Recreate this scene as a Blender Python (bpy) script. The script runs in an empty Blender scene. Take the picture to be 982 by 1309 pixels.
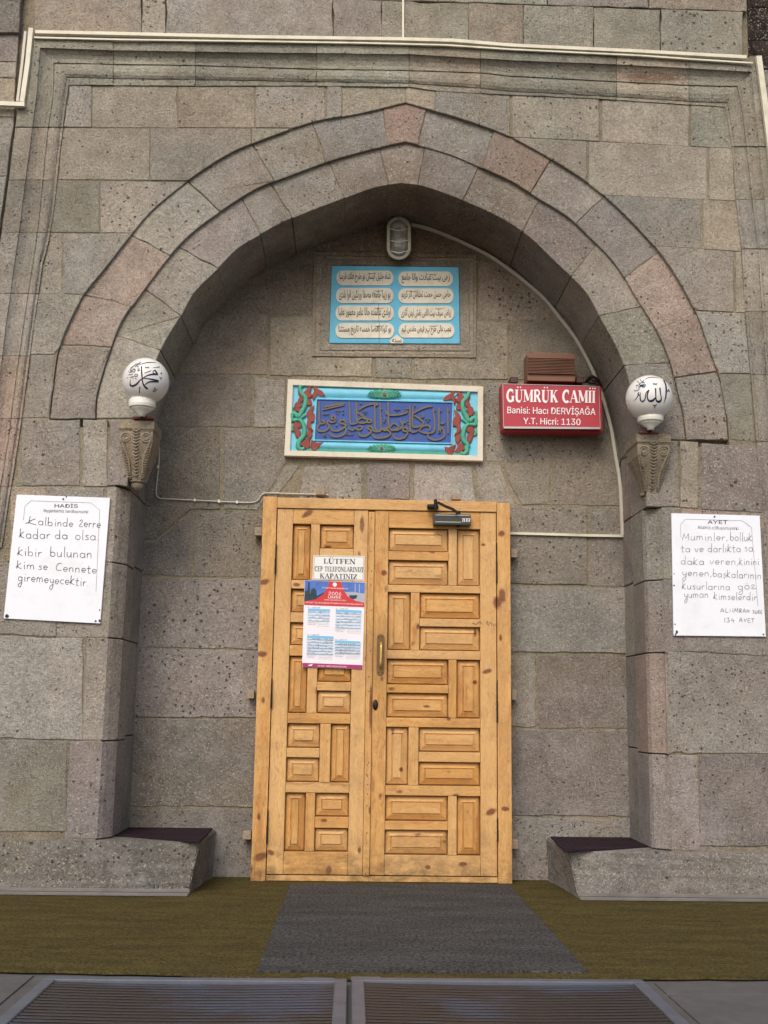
import bpy, bmesh, math, random
from mathutils import Vector, Matrix
random.seed(11)
S = bpy.context.scene
COL = S.collection

# ---------------------------------------------------------------- camera, sky, sun, exposure
YAW, PITCH, ROLL, FPX = math.radians(1.52), math.radians(10.06), math.radians(0.805), 1428.0
CAM = Vector((0.0, -6.8, 0.9714))
FW = Vector((math.sin(YAW)*math.cos(PITCH), math.cos(YAW)*math.cos(PITCH), math.sin(PITCH)))
_r = FW.cross(Vector((0, 0, 1))).normalized(); _u = _r.cross(FW)
RT = _r*math.cos(ROLL) + _u*math.sin(ROLL); UP = -_r*math.sin(ROLL) + _u*math.cos(ROLL)
cd = bpy.data.cameras.new('camera'); cam = bpy.data.objects.new('camera', cd); COL.objects.link(cam)
cam.matrix_world = Matrix(((RT.x, UP.x, -FW.x, CAM.x), (RT.y, UP.y, -FW.y, CAM.y), (RT.z, UP.z, -FW.z, CAM.z), (0, 0, 0, 1)))
cd.sensor_fit = 'VERTICAL'; cd.sensor_height = 36.0; cd.lens = FPX/1309*36.0
cd.clip_start = 0.05; cd.clip_end = 2000
S.camera = cam
SUN_EL, SUN_AZ = 44.0, 196.0      # soft daylight from high behind the photographer
w = bpy.data.worlds.new('World'); S.world = w; w.use_nodes = True
nt = w.node_tree; nt.nodes.clear()
sky = nt.nodes.new('ShaderNodeTexSky'); sky.sky_type = 'NISHITA'; sky.sun_disc = False
sky.sun_elevation = math.radians(SUN_EL); sky.sun_rotation = math.radians(SUN_AZ); sky.air_density = 1.0; sky.dust_density = 4.0
bg = nt.nodes.new('ShaderNodeBackground'); bg.inputs['Strength'].default_value = 0.14
wo = nt.nodes.new('ShaderNodeOutputWorld')
nt.links.new(sky.outputs[0], bg.inputs[0]); nt.links.new(bg.outputs[0], wo.inputs[0])
sl = bpy.data.lights.new('sun', 'SUN'); sl.energy = 1.0; sl.angle = math.radians(28); sl.color = (1, 0.96, 0.90)
so = bpy.data.objects.new('sun', sl); COL.objects.link(so)
az, el = math.radians(SUN_AZ), math.radians(SUN_EL)
sd = Vector((math.sin(az)*math.cos(el), math.cos(az)*math.cos(el), math.sin(el)))
so.rotation_euler = sd.to_track_quat('Z', 'Y').to_euler()
S.view_settings.view_transform = 'Standard'; S.view_settings.look = 'None'
S.view_settings.exposure = 0.3; S.view_settings.gamma = 1.0
S.view_settings.use_curve_mapping = False

# ---------------------------------------------------------------- geometry helpers
def P(px, py, Y):
    d = FW + RT*((px-491.0)/FPX) - UP*((py-654.5)/FPX)
    return CAM + d*((Y-CAM.y)/d.y)
def PZ(px, py, z):
    d = FW + RT*((px-491.0)/FPX) - UP*((py-654.5)/FPX)
    return CAM + d*((z-CAM.z)/d.z)
def on_plane(Y): return lambda x, y: P(x, y, Y)
def lerp(a, b, t): return a + (b-a)*t
def interp(tab, v):
    if v <= tab[0][0]:
        (a, b), (c, d) = tab[0], tab[1]
    elif v >= tab[-1][0]:
        (a, b), (c, d) = tab[-2], tab[-1]
    else:
        for i in range(len(tab)-1):
            if tab[i][0] <= v <= tab[i+1][0]:
                (a, b), (c, d) = tab[i], tab[i+1]; break
    return b + (d-b)*(v-a)/(c-a)
def smooth(pts, n=4, closed=False):
    out = []; m = len(pts)
    rng = range(m) if closed else range(m-1)
    for i in rng:
        if closed: p0, p1, p2, p3 = pts[i-1], pts[i], pts[(i+1) % m], pts[(i+2) % m]
        else: p0, p1, p2, p3 = pts[max(i-1, 0)], pts[i], pts[i+1], pts[min(i+2, m-1)]
        for k in range(n):
            t = k/n
            out.append(tuple(0.5*((2*b)+(-a+c)*t+(2*a-5*b+4*c-d)*t*t+(-a+3*b-3*c+d)*t**3) for a, b, c, d in zip(p0, p1, p2, p3)))
    if not closed: out.append(tuple(pts[-1]))
    return out

def obj(name, bm, mat, parent=None, color=None, smooth_shade=False, recalc=True):
    if recalc: bmesh.ops.recalc_face_normals(bm, faces=bm.faces)
    me = bpy.data.meshes.new(name); bm.to_mesh(me); bm.free()
    if mat is not None:
        for mm in (mat if isinstance(mat, (list, tuple)) else [mat]): me.materials.append(mm)
    if smooth_shade:
        for p in me.polygons: p.use_smooth = True
    o = bpy.data.objects.new(name, me); COL.objects.link(o)
    if parent is not None: o.parent = parent
    if color: o.color = (*color, 1)
    return o
def tag(o, label=None, cat=None, group=None, kind=None):
    if label: o['label'] = label
    if cat: o['category'] = cat
    if group: o['group'] = group
    if kind: o['kind'] = kind
    return o
def empty(name, label, cat, loc=(0, 0, 0), group=None):
    o = bpy.data.objects.new(name, None); COL.objects.link(o); o.empty_display_size = 0.1
    o.location = loc
    return tag(o, label, cat, group)
def under(o, parent):      # parent keeping world place
    o.parent = parent; o.matrix_parent_inverse = Matrix.Translation(parent.location).inverted()
    return o
class Thing:
    """an Empty at the thing's base; parts are built in world space and parented with the inverse"""
    def __init__(s, name, label, cat, loc, group=None):
        s.e = empty(name, label, cat, loc, group)
    def part(s, name, bm, mat, color=None, smooth_shade=False, parent=None):
        o = obj(name, bm, mat, None, color, smooth_shade)
        if parent is None: under(o, s.e)
        else: o.parent = parent
        return o
def box(bm, x0, x1, y0, y1, z0, z1, bev=0.0, seg=1):
    r = bmesh.ops.create_cube(bm, size=1)
    for v in r['verts']:
        v.co = Vector((lerp(x0, x1, v.co.x+.5), lerp(y0, y1, v.co.y+.5), lerp(z0, z1, v.co.z+.5)))
    if bev > 0:
        es = {e for v in r['verts'] for e in v.link_edges}
        bmesh.ops.bevel(bm, geom=list(es), offset=bev, segments=seg, affect='EDGES', profile=.7)
def quadbox(bm, q, Yf, Yb, bev=0.0):
    """a slab whose front outline is the four photo points q (TL,TR,BR,BL) on plane Yf, running straight back to Yb"""
    f = [bm.verts.new(P(x, y, Yf)) for x, y in q]; b = [bm.verts.new((v.co.x, Yb, v.co.z)) for v in f]
    bm.faces.new(f); bm.faces.new(b[::-1])
    for i in range(4): bm.faces.new((f[i], f[i-1], b[i-1], b[i]))
    if bev > 0:
        bmesh.ops.bevel(bm, geom=list({e for v in f for e in v.link_edges if e.other_vert(v) in f}), offset=bev, segments=2, affect='EDGES')
def area2(p): return sum(p[i-1][0]*p[i][1]-p[i][0]*p[i-1][1] for i in range(len(p)))
def inset(p, d):
    n = len(p); out = []
    for i in range(n):
        a, b, c = Vector(p[i-1]), Vector(p[i]), Vector(p[(i+1) % n])
        u = (b-a); v = (c-b)
        if u.length < 1e-7 or v.length < 1e-7: out.append(tuple(b)); continue
        u.normalize(); v.normalize()
        n1 = Vector((-u.y, u.x)); n2 = Vector((-v.y, v.x)); m = n1+n2
        if m.length < .3: m = n1
        m.normalize(); k = d/max(.45, m.dot(n1))
        out.append((b.x+m.x*k, b.y+m.y*k))
    return out
def rough_outline(p, step=0.10, amp=0.0022):
    out = []
    n = len(p)
    for i in range(n):
        a, b = Vector(p[i]), Vector(p[(i+1) % n]); L = (b-a).length
        if L < 1e-6: continue
        k = max(1, int(L/step)); nn = Vector((-(b-a).y, (b-a).x))/L
        for j in range(k):
            q = a.lerp(b, j/k)
            if j: q = q + nn*(random.uniform(-amp, amp) + (random.uniform(.002, .008) if random.random() < .14 else 0))
            out.append((q.x, q.y))
    return out
def stone_xz(poly, Y, depth=0.07, gap=None, bev=0.003, amp=0.0036, step=0.055, jit=0.0035):
    """one dressed stone: outline in world x,z on the wall plane Y"""
    p = list(poly)
    if gap is None: gap = random.choice((.0008, .0012, .0018, .0028, .0045))
    if area2(p) < 0: p = p[::-1]
    p = inset(rough_outline(inset(p, gap), step, amp), 0)
    q = inset(p, bev)
    dy = random.uniform(-jit, jit); tx = random.uniform(-.004, .004); tz = random.uniform(-.004, .004)
    cx = sum(a for a, b in p)/len(p); cz = sum(b for a, b in p)/len(p)
    bm = bmesh.new()
    f = [bm.verts.new((x, Y+dy+(x-cx)*tx+(z-cz)*tz, z)) for x, z in q]
    m = [bm.verts.new((x, Y+dy+bev*.8, z)) for x, z in p]
    b = [bm.verts.new((x, Y+depth, z)) for x, z in p]
    bm.faces.new(f)
    n = len(p)
    for i in range(n):
        bm.faces.new((f[i-1], f[i], m[i], m[i-1])); bm.faces.new((m[i-1], m[i], b[i], b[i-1]))
    return bm
def w2(pts, Y): return [(v.x, v.z) for v in (P(x, y, Y) for x, y in pts)]
def prism_xz(poly, Y0, Y1):
    bm = bmesh.new(); p = list(poly)
    if area2(p) < 0: p = p[::-1]
    f = [bm.verts.new((x, Y0, z)) for x, z in p]; b = [bm.verts.new((x, Y1, z)) for x, z in p]
    bm.faces.new(f); bm.faces.new(b[::-1])
    for i in range(len(p)): bm.faces.new((f[i-1], f[i], b[i], b[i-1]))
    return bm
def ribbon(bm, pts, wd, fn, back=None, sm=3):
    """brush stroke: pts in any 2D frame, wd = width or list of widths, fn maps 2D to world, back gives it side walls"""
    if not isinstance(wd, (list, tuple)): wd = [wd]*len(pts)
    q = [(p[0], p[1], k) for p, k in zip(pts, wd)]
    if sm > 1 and len(q) > 2: q = smooth(q, sm)
    L = []; R = []
    for i, (x, y, k) in enumerate(q):
        a = q[max(i-1, 0)]; b = q[min(i+1, len(q)-1)]
        dx, dy = b[0]-a[0], b[1]-a[1]; l = math.hypot(dx, dy) or 1
        nx, ny = -dy/l*k/2, dx/l*k/2
        L.append((x+nx, y+ny)); R.append((x-nx, y-ny))
    vl = [bm.verts.new(fn(*p)) for p in L]; vr = [bm.verts.new(fn(*p)) for p in R]
    for i in range(len(q)-1): bm.faces.new((vl[i], vl[i+1], vr[i+1], vr[i]))
    if back:
        bl = [bm.verts.new(back(*p)) for p in L]; br = [bm.verts.new(back(*p)) for p in R]
        for i in range(len(q)-1):
            bm.faces.new((vl[i], vl[i+1], bl[i+1], bl[i])); bm.faces.new((vr[i], vr[i+1], br[i+1], br[i]))
        bm.faces.new((vl[0], vr[0], br[0], bl[0])); bm.faces.new((vl[-1], vr[-1], br[-1], bl[-1]))
def blob(bm, pts, fn, back=None, inner=None):
    f = [bm.verts.new(fn(*p)) for p in pts]
    bm.faces.new(f)
    if back:
        b = [bm.verts.new(back(*p)) for p in pts]
        for i in range(len(f)): bm.faces.new((f[i-1], f[i], b[i], b[i-1]))
def tube(bm, pts, r, n=8, cap=True, flat=None):
    """swept tube through world points; flat=(a,b) gives an elliptical/rectangular cross-section"""
    pts = [Vector(p) for p in pts]; rings = []
    for i, p in enumerate(pts):
        a = pts[max(i-1, 0)]; b = pts[min(i+1, len(pts)-1)]; d = (b-a).normalized()
        yv = Vector((0, 1, 0)); s = d.cross(yv)
        if s.length < .05: s = d.cross(Vector((1, 0, 0)))
        s.normalize(); t = s.cross(d).normalized()
        rr = r[i] if isinstance(r, (list, tuple)) else r
        if flat: cs = [(flat[0], flat[1]), (-flat[0], flat[1]), (-flat[0], -flat[1]), (flat[0], -flat[1])]
        else: cs = [(rr*math.cos(2*math.pi*k/n), rr*math.sin(2*math.pi*k/n)) for k in range(n)]
        rings.append([bm.verts.new(p+s*u+t*v) for u, v in cs])
    for A, B in zip(rings, rings[1:]):
        m = len(A)
        for k in range(m): bm.faces.new((A[k-1], A[k], B[k], B[k-1]))
    if cap: bm.faces.new(rings[0]); bm.faces.new(rings[-1][::-1])
def lathe(bm, c, prof, n=32, axis=None):
    """surface of revolution about z through c; prof = (radius, z)"""
    rings = []
    for r, z in prof:
        rings.append([bm.verts.new((c[0]+r*math.cos(2*math.pi*k/n), c[1]+r*math.sin(2*math.pi*k/n), c[2]+z)) for k in range(n)])
    for A, B in zip(rings, rings[1:]):
        for k in range(n): bm.faces.new((A[k-1], A[k], B[k], B[k-1]))
    bm.faces.new(rings[0]); bm.faces.new(rings[-1])

# ---------------------------------------------------------------- materials
def lin(r, g, b): return tuple(((c/255)/12.92 if c <= 10 else (((c/255)+.055)/1.055)**2.4) for c in (r, g, b))
class NT:
    def __init__(s, name, rough=.8, spec=.3):
        s.m = bpy.data.materials.new(name); s.m.use_nodes = True; s.t = s.m.node_tree; s.n = s.t.nodes
        s.b = s.n['Principled BSDF']; s.b.inputs['Roughness'].default_value = rough
        s.b.inputs['Specular IOR Level'].default_value = spec
    def add(s, typ, **kw):
        n = s.n.new(typ)
        for k, v in kw.items(): setattr(n, k, v)
        return n
    def link(s, a, b): s.t.links.new(a, b)
    def setin(s, n, i, v):
        if isinstance(v, (int, float, tuple)): n.inputs[i].default_value = v
        else: s.link(v, n.inputs[i])
    def math(s, op, a, b=0.0, clamp=False):
        n = s.add('ShaderNodeMath', operation=op, use_clamp=clamp); s.setin(n, 0, a); s.setin(n, 1, b); return n.outputs[0]
    def vmath(s, op, a, b):
        n = s.add('ShaderNodeVectorMath', operation=op); s.setin(n, 0, a); s.setin(n, 1, b); return n.outputs[0]
    def noise(s, vec, scale, detail=3, rough=.55, out=0):
        n = s.add('ShaderNodeTexNoise'); s.link(vec, n.inputs['Vector']); n.inputs['Scale'].default_value = scale
        n.inputs['Detail'].default_value = detail; n.inputs['Roughness'].default_value = rough; return n.outputs[out]
    def voro(s, vec, scale):
        n = s.add('ShaderNodeTexVoronoi'); s.link(vec, n.inputs['Vector']); n.inputs['Scale'].default_value = scale; return n
    def mapr(s, v, a, b, c, d, smooth_=False):
        n = s.add('ShaderNodeMapRange'); n.clamp = True
        if smooth_: n.interpolation_type = 'SMOOTHSTEP'
        s.link(v, n.inputs[0])
        for i, k in enumerate((a, b, c, d)): n.inputs[i+1].default_value = k
        return n.outputs[0]
    def mix(s, f, a, b, mode='MIX'):
        n = s.add('ShaderNodeMix', data_type='RGBA', blend_type=mode)
        s.setin(n, 0, f)
        for idx, v in ((6, a), (7, b)):
            if isinstance(v, tuple): n.inputs[idx].default_value = (*v[:3], 1)
            else: s.link(v, n.inputs[idx])
        return n.outputs[2]
    def bump(s, h, dist=.003, strength=1.0, normal=None):
        n = s.add('ShaderNodeBump'); s.link(h, n.inputs['Height']); n.inputs['Distance'].default_value = dist
        n.inputs['Strength'].default_value = strength
        if normal is not None: s.link(normal, n.inputs['Normal'])
        return n.outputs[0]
    def coords(s, offset=True, scale=(1, 1, 1)):
        g = s.add('ShaderNodeNewGeometry').outputs['Position']
        if offset:
            r = s.add('ShaderNodeObjectInfo').outputs['Random']; rr = s.math('MULTIPLY', r, 37.0)
            c = s.add('ShaderNodeCombineXYZ'); s.link(rr, c.inputs[0]); s.link(rr, c.inputs[2]); s.link(s.math('MULTIPLY', r, 11.0), c.inputs[1])
            g = s.vmath('ADD', g, c.outputs[0])
        if scale != (1, 1, 1): g = s.vmath('MULTIPLY', g, scale)
        return g
    def pos(s): return s.add('ShaderNodeNewGeometry').outputs['Position']

RUST = P(832, 98, -0.60)
def mat_stone(name, rough_k=1.0, white=1.0):
    t = NT(name, .92, .15); p = t.coords(); wp = t.pos()
    oi = t.add('ShaderNodeObjectInfo'); base = oi.outputs['Color']; rnd = oi.outputs['Random']
    kc = t.add('ShaderNodeCombineXYZ'); ks = t.mapr(rnd, 0, 1, 1.25, .8); [t.link(ks, kc.inputs[i]) for i in range(3)]; p = t.vmath('MULTIPLY', p, kc.outputs[0])
    big = t.noise(wp, 1.1, 5, .65); mid = t.noise(p, 7, 5, .65); fine = t.noise(p, 62, 5, .75); grain = t.noise(p, 130, 3, .7)
    k = t.math('MULTIPLY', t.mapr(big, .3, .7, .76, 1.2), t.mapr(mid, .3, .7, .82, 1.17))
    k = t.math('MULTIPLY', k, t.mapr(fine, .32, .68, .74, 1.26))
    k = t.math('MULTIPLY', k, t.mapr(grain, .3, .7, .74, 1.26))
    kk = t.add('ShaderNodeCombineColor'); [t.link(k, kk.inputs[i]) for i in range(3)]
    c = t.mix(1.0, base, kk.outputs[0], 'MULTIPLY')
    c = t.mix(t.mapr(t.noise(p, 2.3, 4, .6), .35, .65, .45, 0), c, t.mix(1.0, c, (1.08, .93, .86), 'MULTIPLY'))
    c = t.mix(t.mapr(t.noise(wp, 1.9, 4, .6), .45, .70, 0, .55), c, t.mix(1.0, c, (.90, 1.0, 1.04), 'MULTIPLY'))
    sz_ = t.add('ShaderNodeSeparateXYZ'); t.link(wp, sz_.inputs[0])
    # dimmer light near the ground painted in as grey, with grime, in uneven clouds
    c = t.mix(t.math('MULTIPLY', t.mapr(sz_.outputs[2], .2, 2.6, .62, 0), t.mapr(t.noise(wp, 1.7, 5, .65), .3, .65, .35, 1)), c, t.mix(1.0, c, (.66, .66, .70), 'MULTIPLY'))
    # olive, rust and brown weathering
    c = t.mix(t.mapr(t.noise(wp, 2.2, 6, .68), .50, .72, 0, .42), c, lin(112, 102, 76))
    c = t.mix(t.mapr(t.noise(wp, 3.9, 6, .72), .62, .76, 0, .34), c, lin(122, 92, 70))
    # brown tone round the crown of the niche, with a ragged edge
    dv = t.vmath('MULTIPLY', t.vmath('SUBTRACT', wp, (.29, -.22, 3.98)), (.75, 1.2, 1.5)); ln = t.add('ShaderNodeVectorMath', operation='LENGTH'); t.link(dv, ln.inputs[0])
    st = t.math('ADD', ln.outputs['Value'], t.mapr(t.noise(wp, 4.5, 6, .7), 0, 1, -.55, .55))
    c = t.mix(t.mapr(st, .20, .85, .66, 0), c, lin(92, 68, 44))
    # rust that has bled from one length of the top moulding
    dr = t.vmath('MULTIPLY', t.vmath('SUBTRACT', wp, (RUST.x, 0, RUST.z)), (4.0, 0.0, 22.0)); l2 = t.add('ShaderNodeVectorMath', operation='LENGTH'); t.link(dr, l2.inputs[0])
    c = t.mix(t.mapr(t.math('ADD', l2.outputs['Value'], t.mapr(t.noise(wp, 14, 4), 0, 1, -.3, .3)), .5, 1.05, .6, 0), c, lin(110, 72, 42))
    # pale mineral grains, thick in some patches and in the splash zone
    patch = t.noise(wp, 2.6, 6, .72)
    sep = t.add('ShaderNodeSeparateXYZ'); t.link(wp, sep.inputs[0])
    patch = t.math('ADD', patch, t.mapr(sep.outputs[2], .1, 1.8, .08, 0)); patch = t.math('ADD', patch, t.mapr(rnd, 0, 1, -.06, .06))
    pd = t.vmath('ADD', p, t.vmath('MULTIPLY', t.vmath('SUBTRACT', t.noise(p, 90, 2, .5, 1), (.5, .5, .5)), (.016, .016, .016)))
    def specks(scale, lo, hi, r0, r1, dens, chan=0):
        v = t.voro(pd, scale); sc = t.add('ShaderNodeSeparateColor'); t.link(v.outputs['Color'], sc.inputs[0])
        size = t.mapr(sc.outputs[(chan+1) % 3], 0, 1, lo, hi)
        a = t.math('MULTIPLY', t.math('SUBTRACT', size, v.outputs['Distance']), 9.0, True)
        return t.math('MULTIPLY', a, t.math('GREATER_THAN', sc.outputs[chan], t.mapr(patch, r0, r1, dens[0], dens[1])))
    f1 = specks(115, .25, .55, .38, .68, (.93, .45)); f2 = specks(66, .10, .40, .42, .72, (.97, .66), 1); f3 = specks(34, .03, .24, .55, .80, (.99, .86), 2)
    fl = t.math('MAXIMUM', t.math('MAXIMUM', t.math('MULTIPLY', f1, .75), f2), f3)
    c = t.mix(t.math('MULTIPLY', fl, .55*white), c, lin(200, 192, 180))
    # milky salt bloom low on the walls
    bl_ = t.math('MULTIPLY', t.mapr(t.noise(wp, 3.4, 7, .75), .50, .66, 0, .46), t.mapr(sep.outputs[2], .2, 2.0, 1, .15))
    c = t.mix(bl_, c, lin(178, 172, 168))
    # dark vesicles, crowded in some stones
    dens = t.mapr(t.math('FRACT', t.math('MULTIPLY', rnd, 7.31)), 0, 1, 1.0, .72)
    v = t.voro(t.vmath('ADD', pd, (3.1, 1.7, 5.3)), 50); sc = t.add('ShaderNodeSeparateColor'); t.link(v.outputs['Color'], sc.inputs[0])
    pit = t.math('MULTIPLY', t.math('MULTIPLY', t.math('SUBTRACT', t.mapr(sc.outputs[1], 0, 1, .05, .42), v.outputs['Distance']), 9.0, True), t.math('GREATER_THAN', sc.outputs[0], dens))
    v = t.voro(t.vmath('ADD', pd, (1.1, 2.7, .3)), 105); sc = t.add('ShaderNodeSeparateColor'); t.link(v.outputs['Color'], sc.inputs[0])
    pit = t.math('MAXIMUM', pit, t.math('MULTIPLY', t.math('MULTIPLY', t.math('SUBTRACT', .42, v.outputs['Distance']), 9.0, True), t.math('MULTIPLY', t.math('GREATER_THAN', sc.outputs[0], t.mapr(rnd, 0, 1, .80, .97)), .55)))
    c = t.mix(t.math('MULTIPLY', pit, .75), c, lin(58, 50, 44))
    t.link(c, t.b.inputs['Base Color'])
    h = t.math('ADD', t.math('MULTIPLY', fine, 1.1), t.math('MULTIPLY', mid, 1.3))
    h = t.math('ADD', h, t.math('MULTIPLY', grain, .35))
    h = t.math('SUBTRACT', h, t.math('MULTIPLY', pit, .9)); h = t.math('ADD', h, t.math('MULTIPLY', fl, .12))
    t.link(t.bump(h, .010*rough_k, .95), t.b.inputs['Normal'])
    return t.m
def mat_simple(name, col, rough=.6, var=.12, scale=30, bump=.0006, spec=.3, metal=0, dirt=None, dirt_amt=.4, dirt_scale=6):
    t = NT(name, rough, spec); p = t.coords(False)
    n = t.noise(p, scale, 4, .6); k = t.mapr(n, .25, .75, 1-var, 1+var)
    kk = t.add('ShaderNodeCombineColor'); [t.link(k, kk.inputs[i]) for i in range(3)]
    c = t.mix(1.0, col, kk.outputs[0], 'MULTIPLY')
    if dirt: c = t.mix(t.mapr(t.noise(p, dirt_scale, 6, .7), .5, .72, 0, dirt_amt), c, dirt)
    t.link(c, t.b.inputs['Base Color']); t.b.inputs['Metallic'].default_value = metal
    t.link(t.mapr(t.noise(p, scale*.5, 3), .3, .7, rough*.85, min(1, rough*1.15)), t.b.inputs['Roughness'])
    if bump: t.link(t.bump(t.noise(p, scale*2, 4), bump, 1), t.b.inputs['Normal'])
    return t.m
def mat_wood(name, axis, knots):
    t = NT(name, .55, .35)
    sc = (26, 26, 1.6) if axis == 'z' else (1.6, 26, 26)
    p = t.coords(True); q = t.vmath('MULTIPLY', p, sc); wp = t.pos()
    q = t.vmath('ADD', q, t.vmath('MULTIPLY', t.noise(p, 5, 2, .5, 1), (2.2, 2.2, 2.2)))
    g1 = t.noise(q, .9, 5, .6); g2 = t.noise(q, 4.0, 3, .6)
    c = t.mix(t.mapr(g1, .30, .70, 0, 1), lin(220, 172, 106), lin(188, 132, 68))
    c = t.mix(t.mapr(g2, .5, .75, 0, .5), c, lin(150, 104, 56))
    c = t.mix(t.mapr(t.noise(p, 2.4, 3), .45, .7, 0, .5), c, lin(206, 150, 74))
    r = t.add('ShaderNodeObjectInfo').outputs['Random']
    c = t.mix(t.mapr(r, 0, 1, 0, .34), c, lin(222, 194, 146))
    fib = t.noise(t.vmath('MULTIPLY', q, (1.6, 1.6, 1.6)), 5.0, 4, .7); c = t.mix(t.mapr(fib, .5, .72, 0, .4), c, lin(142, 96, 52))
    # orange resin streaks
    c = t.mix(t.mapr(t.noise(q, .5, 4, .65), .58, .72, 0, .7), c, lin(172, 100, 42))
    c = t.mix(t.mapr(t.noise(t.vmath('MULTIPLY', q, (.5, .5, .5)), 1.3, 5, .7), .62, .70, 0, .5), c, lin(120, 72, 36))
    # small scattered knots
    kq = t.vmath('MULTIPLY', p, (11, 11, 5.5) if axis == 'z' else (5.5, 11, 11))
    v = t.voro(kq, 1.0); cr = t.add('ShaderNodeSeparateColor'); t.link(v.outputs['Color'], cr.inputs[0])
    kd = t.math('ADD', v.outputs['Distance'], t.mapr(t.noise(p, 60, 3), 0, 1, -.06, .06))
    kn = t.math('MULTIPLY', t.mapr(kd, .07, .15, 1, 0), t.math('GREATER_THAN', cr.outputs[1], .60))
    # the big knots at their own places
    kl = None
    for (x, z, a, b, ang) in knots:
        d = t.vmath('SUBTRACT', wp, (x, 0.0, z))
        m = t.add('ShaderNodeMapping'); t.link(d, m.inputs['Vector']); m.vector_type = 'POINT'
        m.inputs['Rotation'].default_value = (0, ang, 0)
        d2 = t.vmath('MULTIPLY', m.outputs[0], (1/a, 0.0, 1/b))
        L = t.add('ShaderNodeVectorMath', operation='LENGTH'); t.link(d2, L.inputs[0])
        e = t.math('ADD', L.outputs['Value'], t.mapr(t.noise(p, 40, 3), 0, 1, -.35, .35))
        e = t.mapr(e, .65, 1.15, 1, 0)
        kl = e if kl is None else t.math('MAXIMUM', kl, e)
    if kl is not None: kn = t.math('MAXIMUM', kn, kl)
    kcol = t.mix(t.mapr(t.noise(p, 70, 4, .7), .35, .65, 0, 1), lin(132, 66, 38), lin(74, 40, 28))
    c = t.mix(t.math('MULTIPLY', kn, .88), c, kcol)
    # grime and scuffs
    c = t.mix(t.mapr(t.noise(wp, 6, 7, .75), .50, .74, 0, .5), c, lin(148, 116, 76))
    c = t.mix(t.mapr(t.noise(t.vmath('MULTIPLY', wp, (3, 3, 1)), 30, 4, .75), .62, .72, 0, .6), c, lin(96, 66, 40))
    sp = t.add('ShaderNodeSeparateXYZ'); t.link(wp, sp.inputs[0])
    # scuffed, muddied foot of the door and the hand-darkened area round the handle
    foot = t.math('MULTIPLY', t.mapr(sp.outputs[2], .02, .30, .75, 0), t.mapr(t.noise(t.vmath('MULTIPLY', wp, (1, 1, 1.6)), 9, 6, .75), .40, .62, 0, 1))
    hd = P(487, 838, -.16); dh = t.vmath('MULTIPLY', t.vmath('SUBTRACT', wp, (hd.x, -.15, hd.z)), (8.0, 0.0, 3.6)); lh = t.add('ShaderNodeVectorMath', operation='LENGTH'); t.link(dh, lh.inputs[0])
    hand = t.mapr(t.math('ADD', lh.outputs['Value'], t.mapr(t.noise(wp, 18, 5, .7), 0, 1, -.5, .5)), .3, 1.1, .42, 0)
    c = t.mix(t.math('MAXIMUM', foot, hand), c, lin(104, 78, 50))
    t.link(c, t.b.inputs['Base Color'])
    t.link(t.mapr(g2, .3, .7, .45, .68), t.b.inputs['Roughness'])
    t.link(t.bump(t.math('ADD', g2, t.math('MULTIPLY', kn, .4)), .0008, .8), t.b.inputs['Normal'])
    return t.m
M = {}
M['stone'] = mat_stone('stone_andesite')
M['carved'] = mat_stone('carved_stone', .45, .3)
M['mortar'] = mat_stone('lime_mortar', 1.0, .7)
M['ground'] = mat_simple('concrete_ground', lin(92, 90, 88), .9, .15, 14, .002, .2, dirt=lin(70, 66, 62), dirt_amt=.5, dirt_scale=3)
M['cream'] = mat_simple('cream_plastic', lin(218, 212, 190), .5, .06, 20, .0002, .4, dirt=lin(150, 140, 110), dirt_amt=.45)
M['cable'] = mat_simple('grey_cable', lin(200, 194, 178), .55, .08, 20, .0002, .4)
M['white'] = mat_simple('white_enamel', lin(234, 237, 244), .22, .02, 6, .0002, .5, dirt=lin(206, 204, 200), dirt_amt=.35, dirt_scale=5)
M['whitep'] = mat_simple('white_plastic', lin(236, 233, 222), .35, .03, 12, 0, .5, dirt=lin(190, 180, 150), dirt_amt=.25)
M['opal'] = mat_simple('opal_glass', lin(226, 224, 218), .22, .02, 12, 0, .5)
M['ink'] = mat_simple('navy_ink', lin(28, 36, 74), .5, .05, 12, 0)
M['blackink'] = mat_simple('marker_ink', lin(74, 72, 80), .6, .1, 12, 0)
M['thinink'] = mat_simple('faded_marker_ink', lin(122, 114, 118), .6, .1, 12, 0)
M['black'] = mat_simple('black_rubber', lin(28, 26, 26), .6, .15, 30, .0004)
M['iron'] = mat_simple('dark_iron', lin(52, 44, 38), .5, .2, 40, .0006, .4, .6)
M['closer'] = mat_simple('closer_grey', lin(62, 64, 60), .4, .08, 20, 0, .4, .3)
M['alu'] = mat_simple('aluminium', lin(170, 170, 168), .35, .05, 30, 0, .5, .8)
M['brass'] = mat_simple('worn_brass', lin(222, 190, 112), .35, .12, 30, .0003, .6, .55)
M['bronze'] = mat_simple('tarnished_brass_plate', lin(120, 92, 58), .5, .2, 30, .0005, .4, .5)
M['red'] = mat_simple('red_sign_face', lin(176, 46, 60), .35, .05, 4, 0, .5)
M['redside'] = mat_simple('red_sign_box', lin(176, 26, 38), .4, .08, 9, .0002, .5, dirt=lin(110, 20, 28), dirt_amt=.5)
M['redplate'] = mat_simple('red_base_plate', lin(120, 62, 60), .6, .15, 30, .0004)
M['brown'] = mat_simple('brown_painted_metal', lin(122, 84, 64), .5, .1, 18, .0003, .4, dirt=lin(70, 46, 36), dirt_amt=.45, dirt_scale=9)
M['browndk'] = mat_simple('dark_brown_metal', lin(72, 48, 40), .5, .1, 18, .0003, .4)
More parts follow.
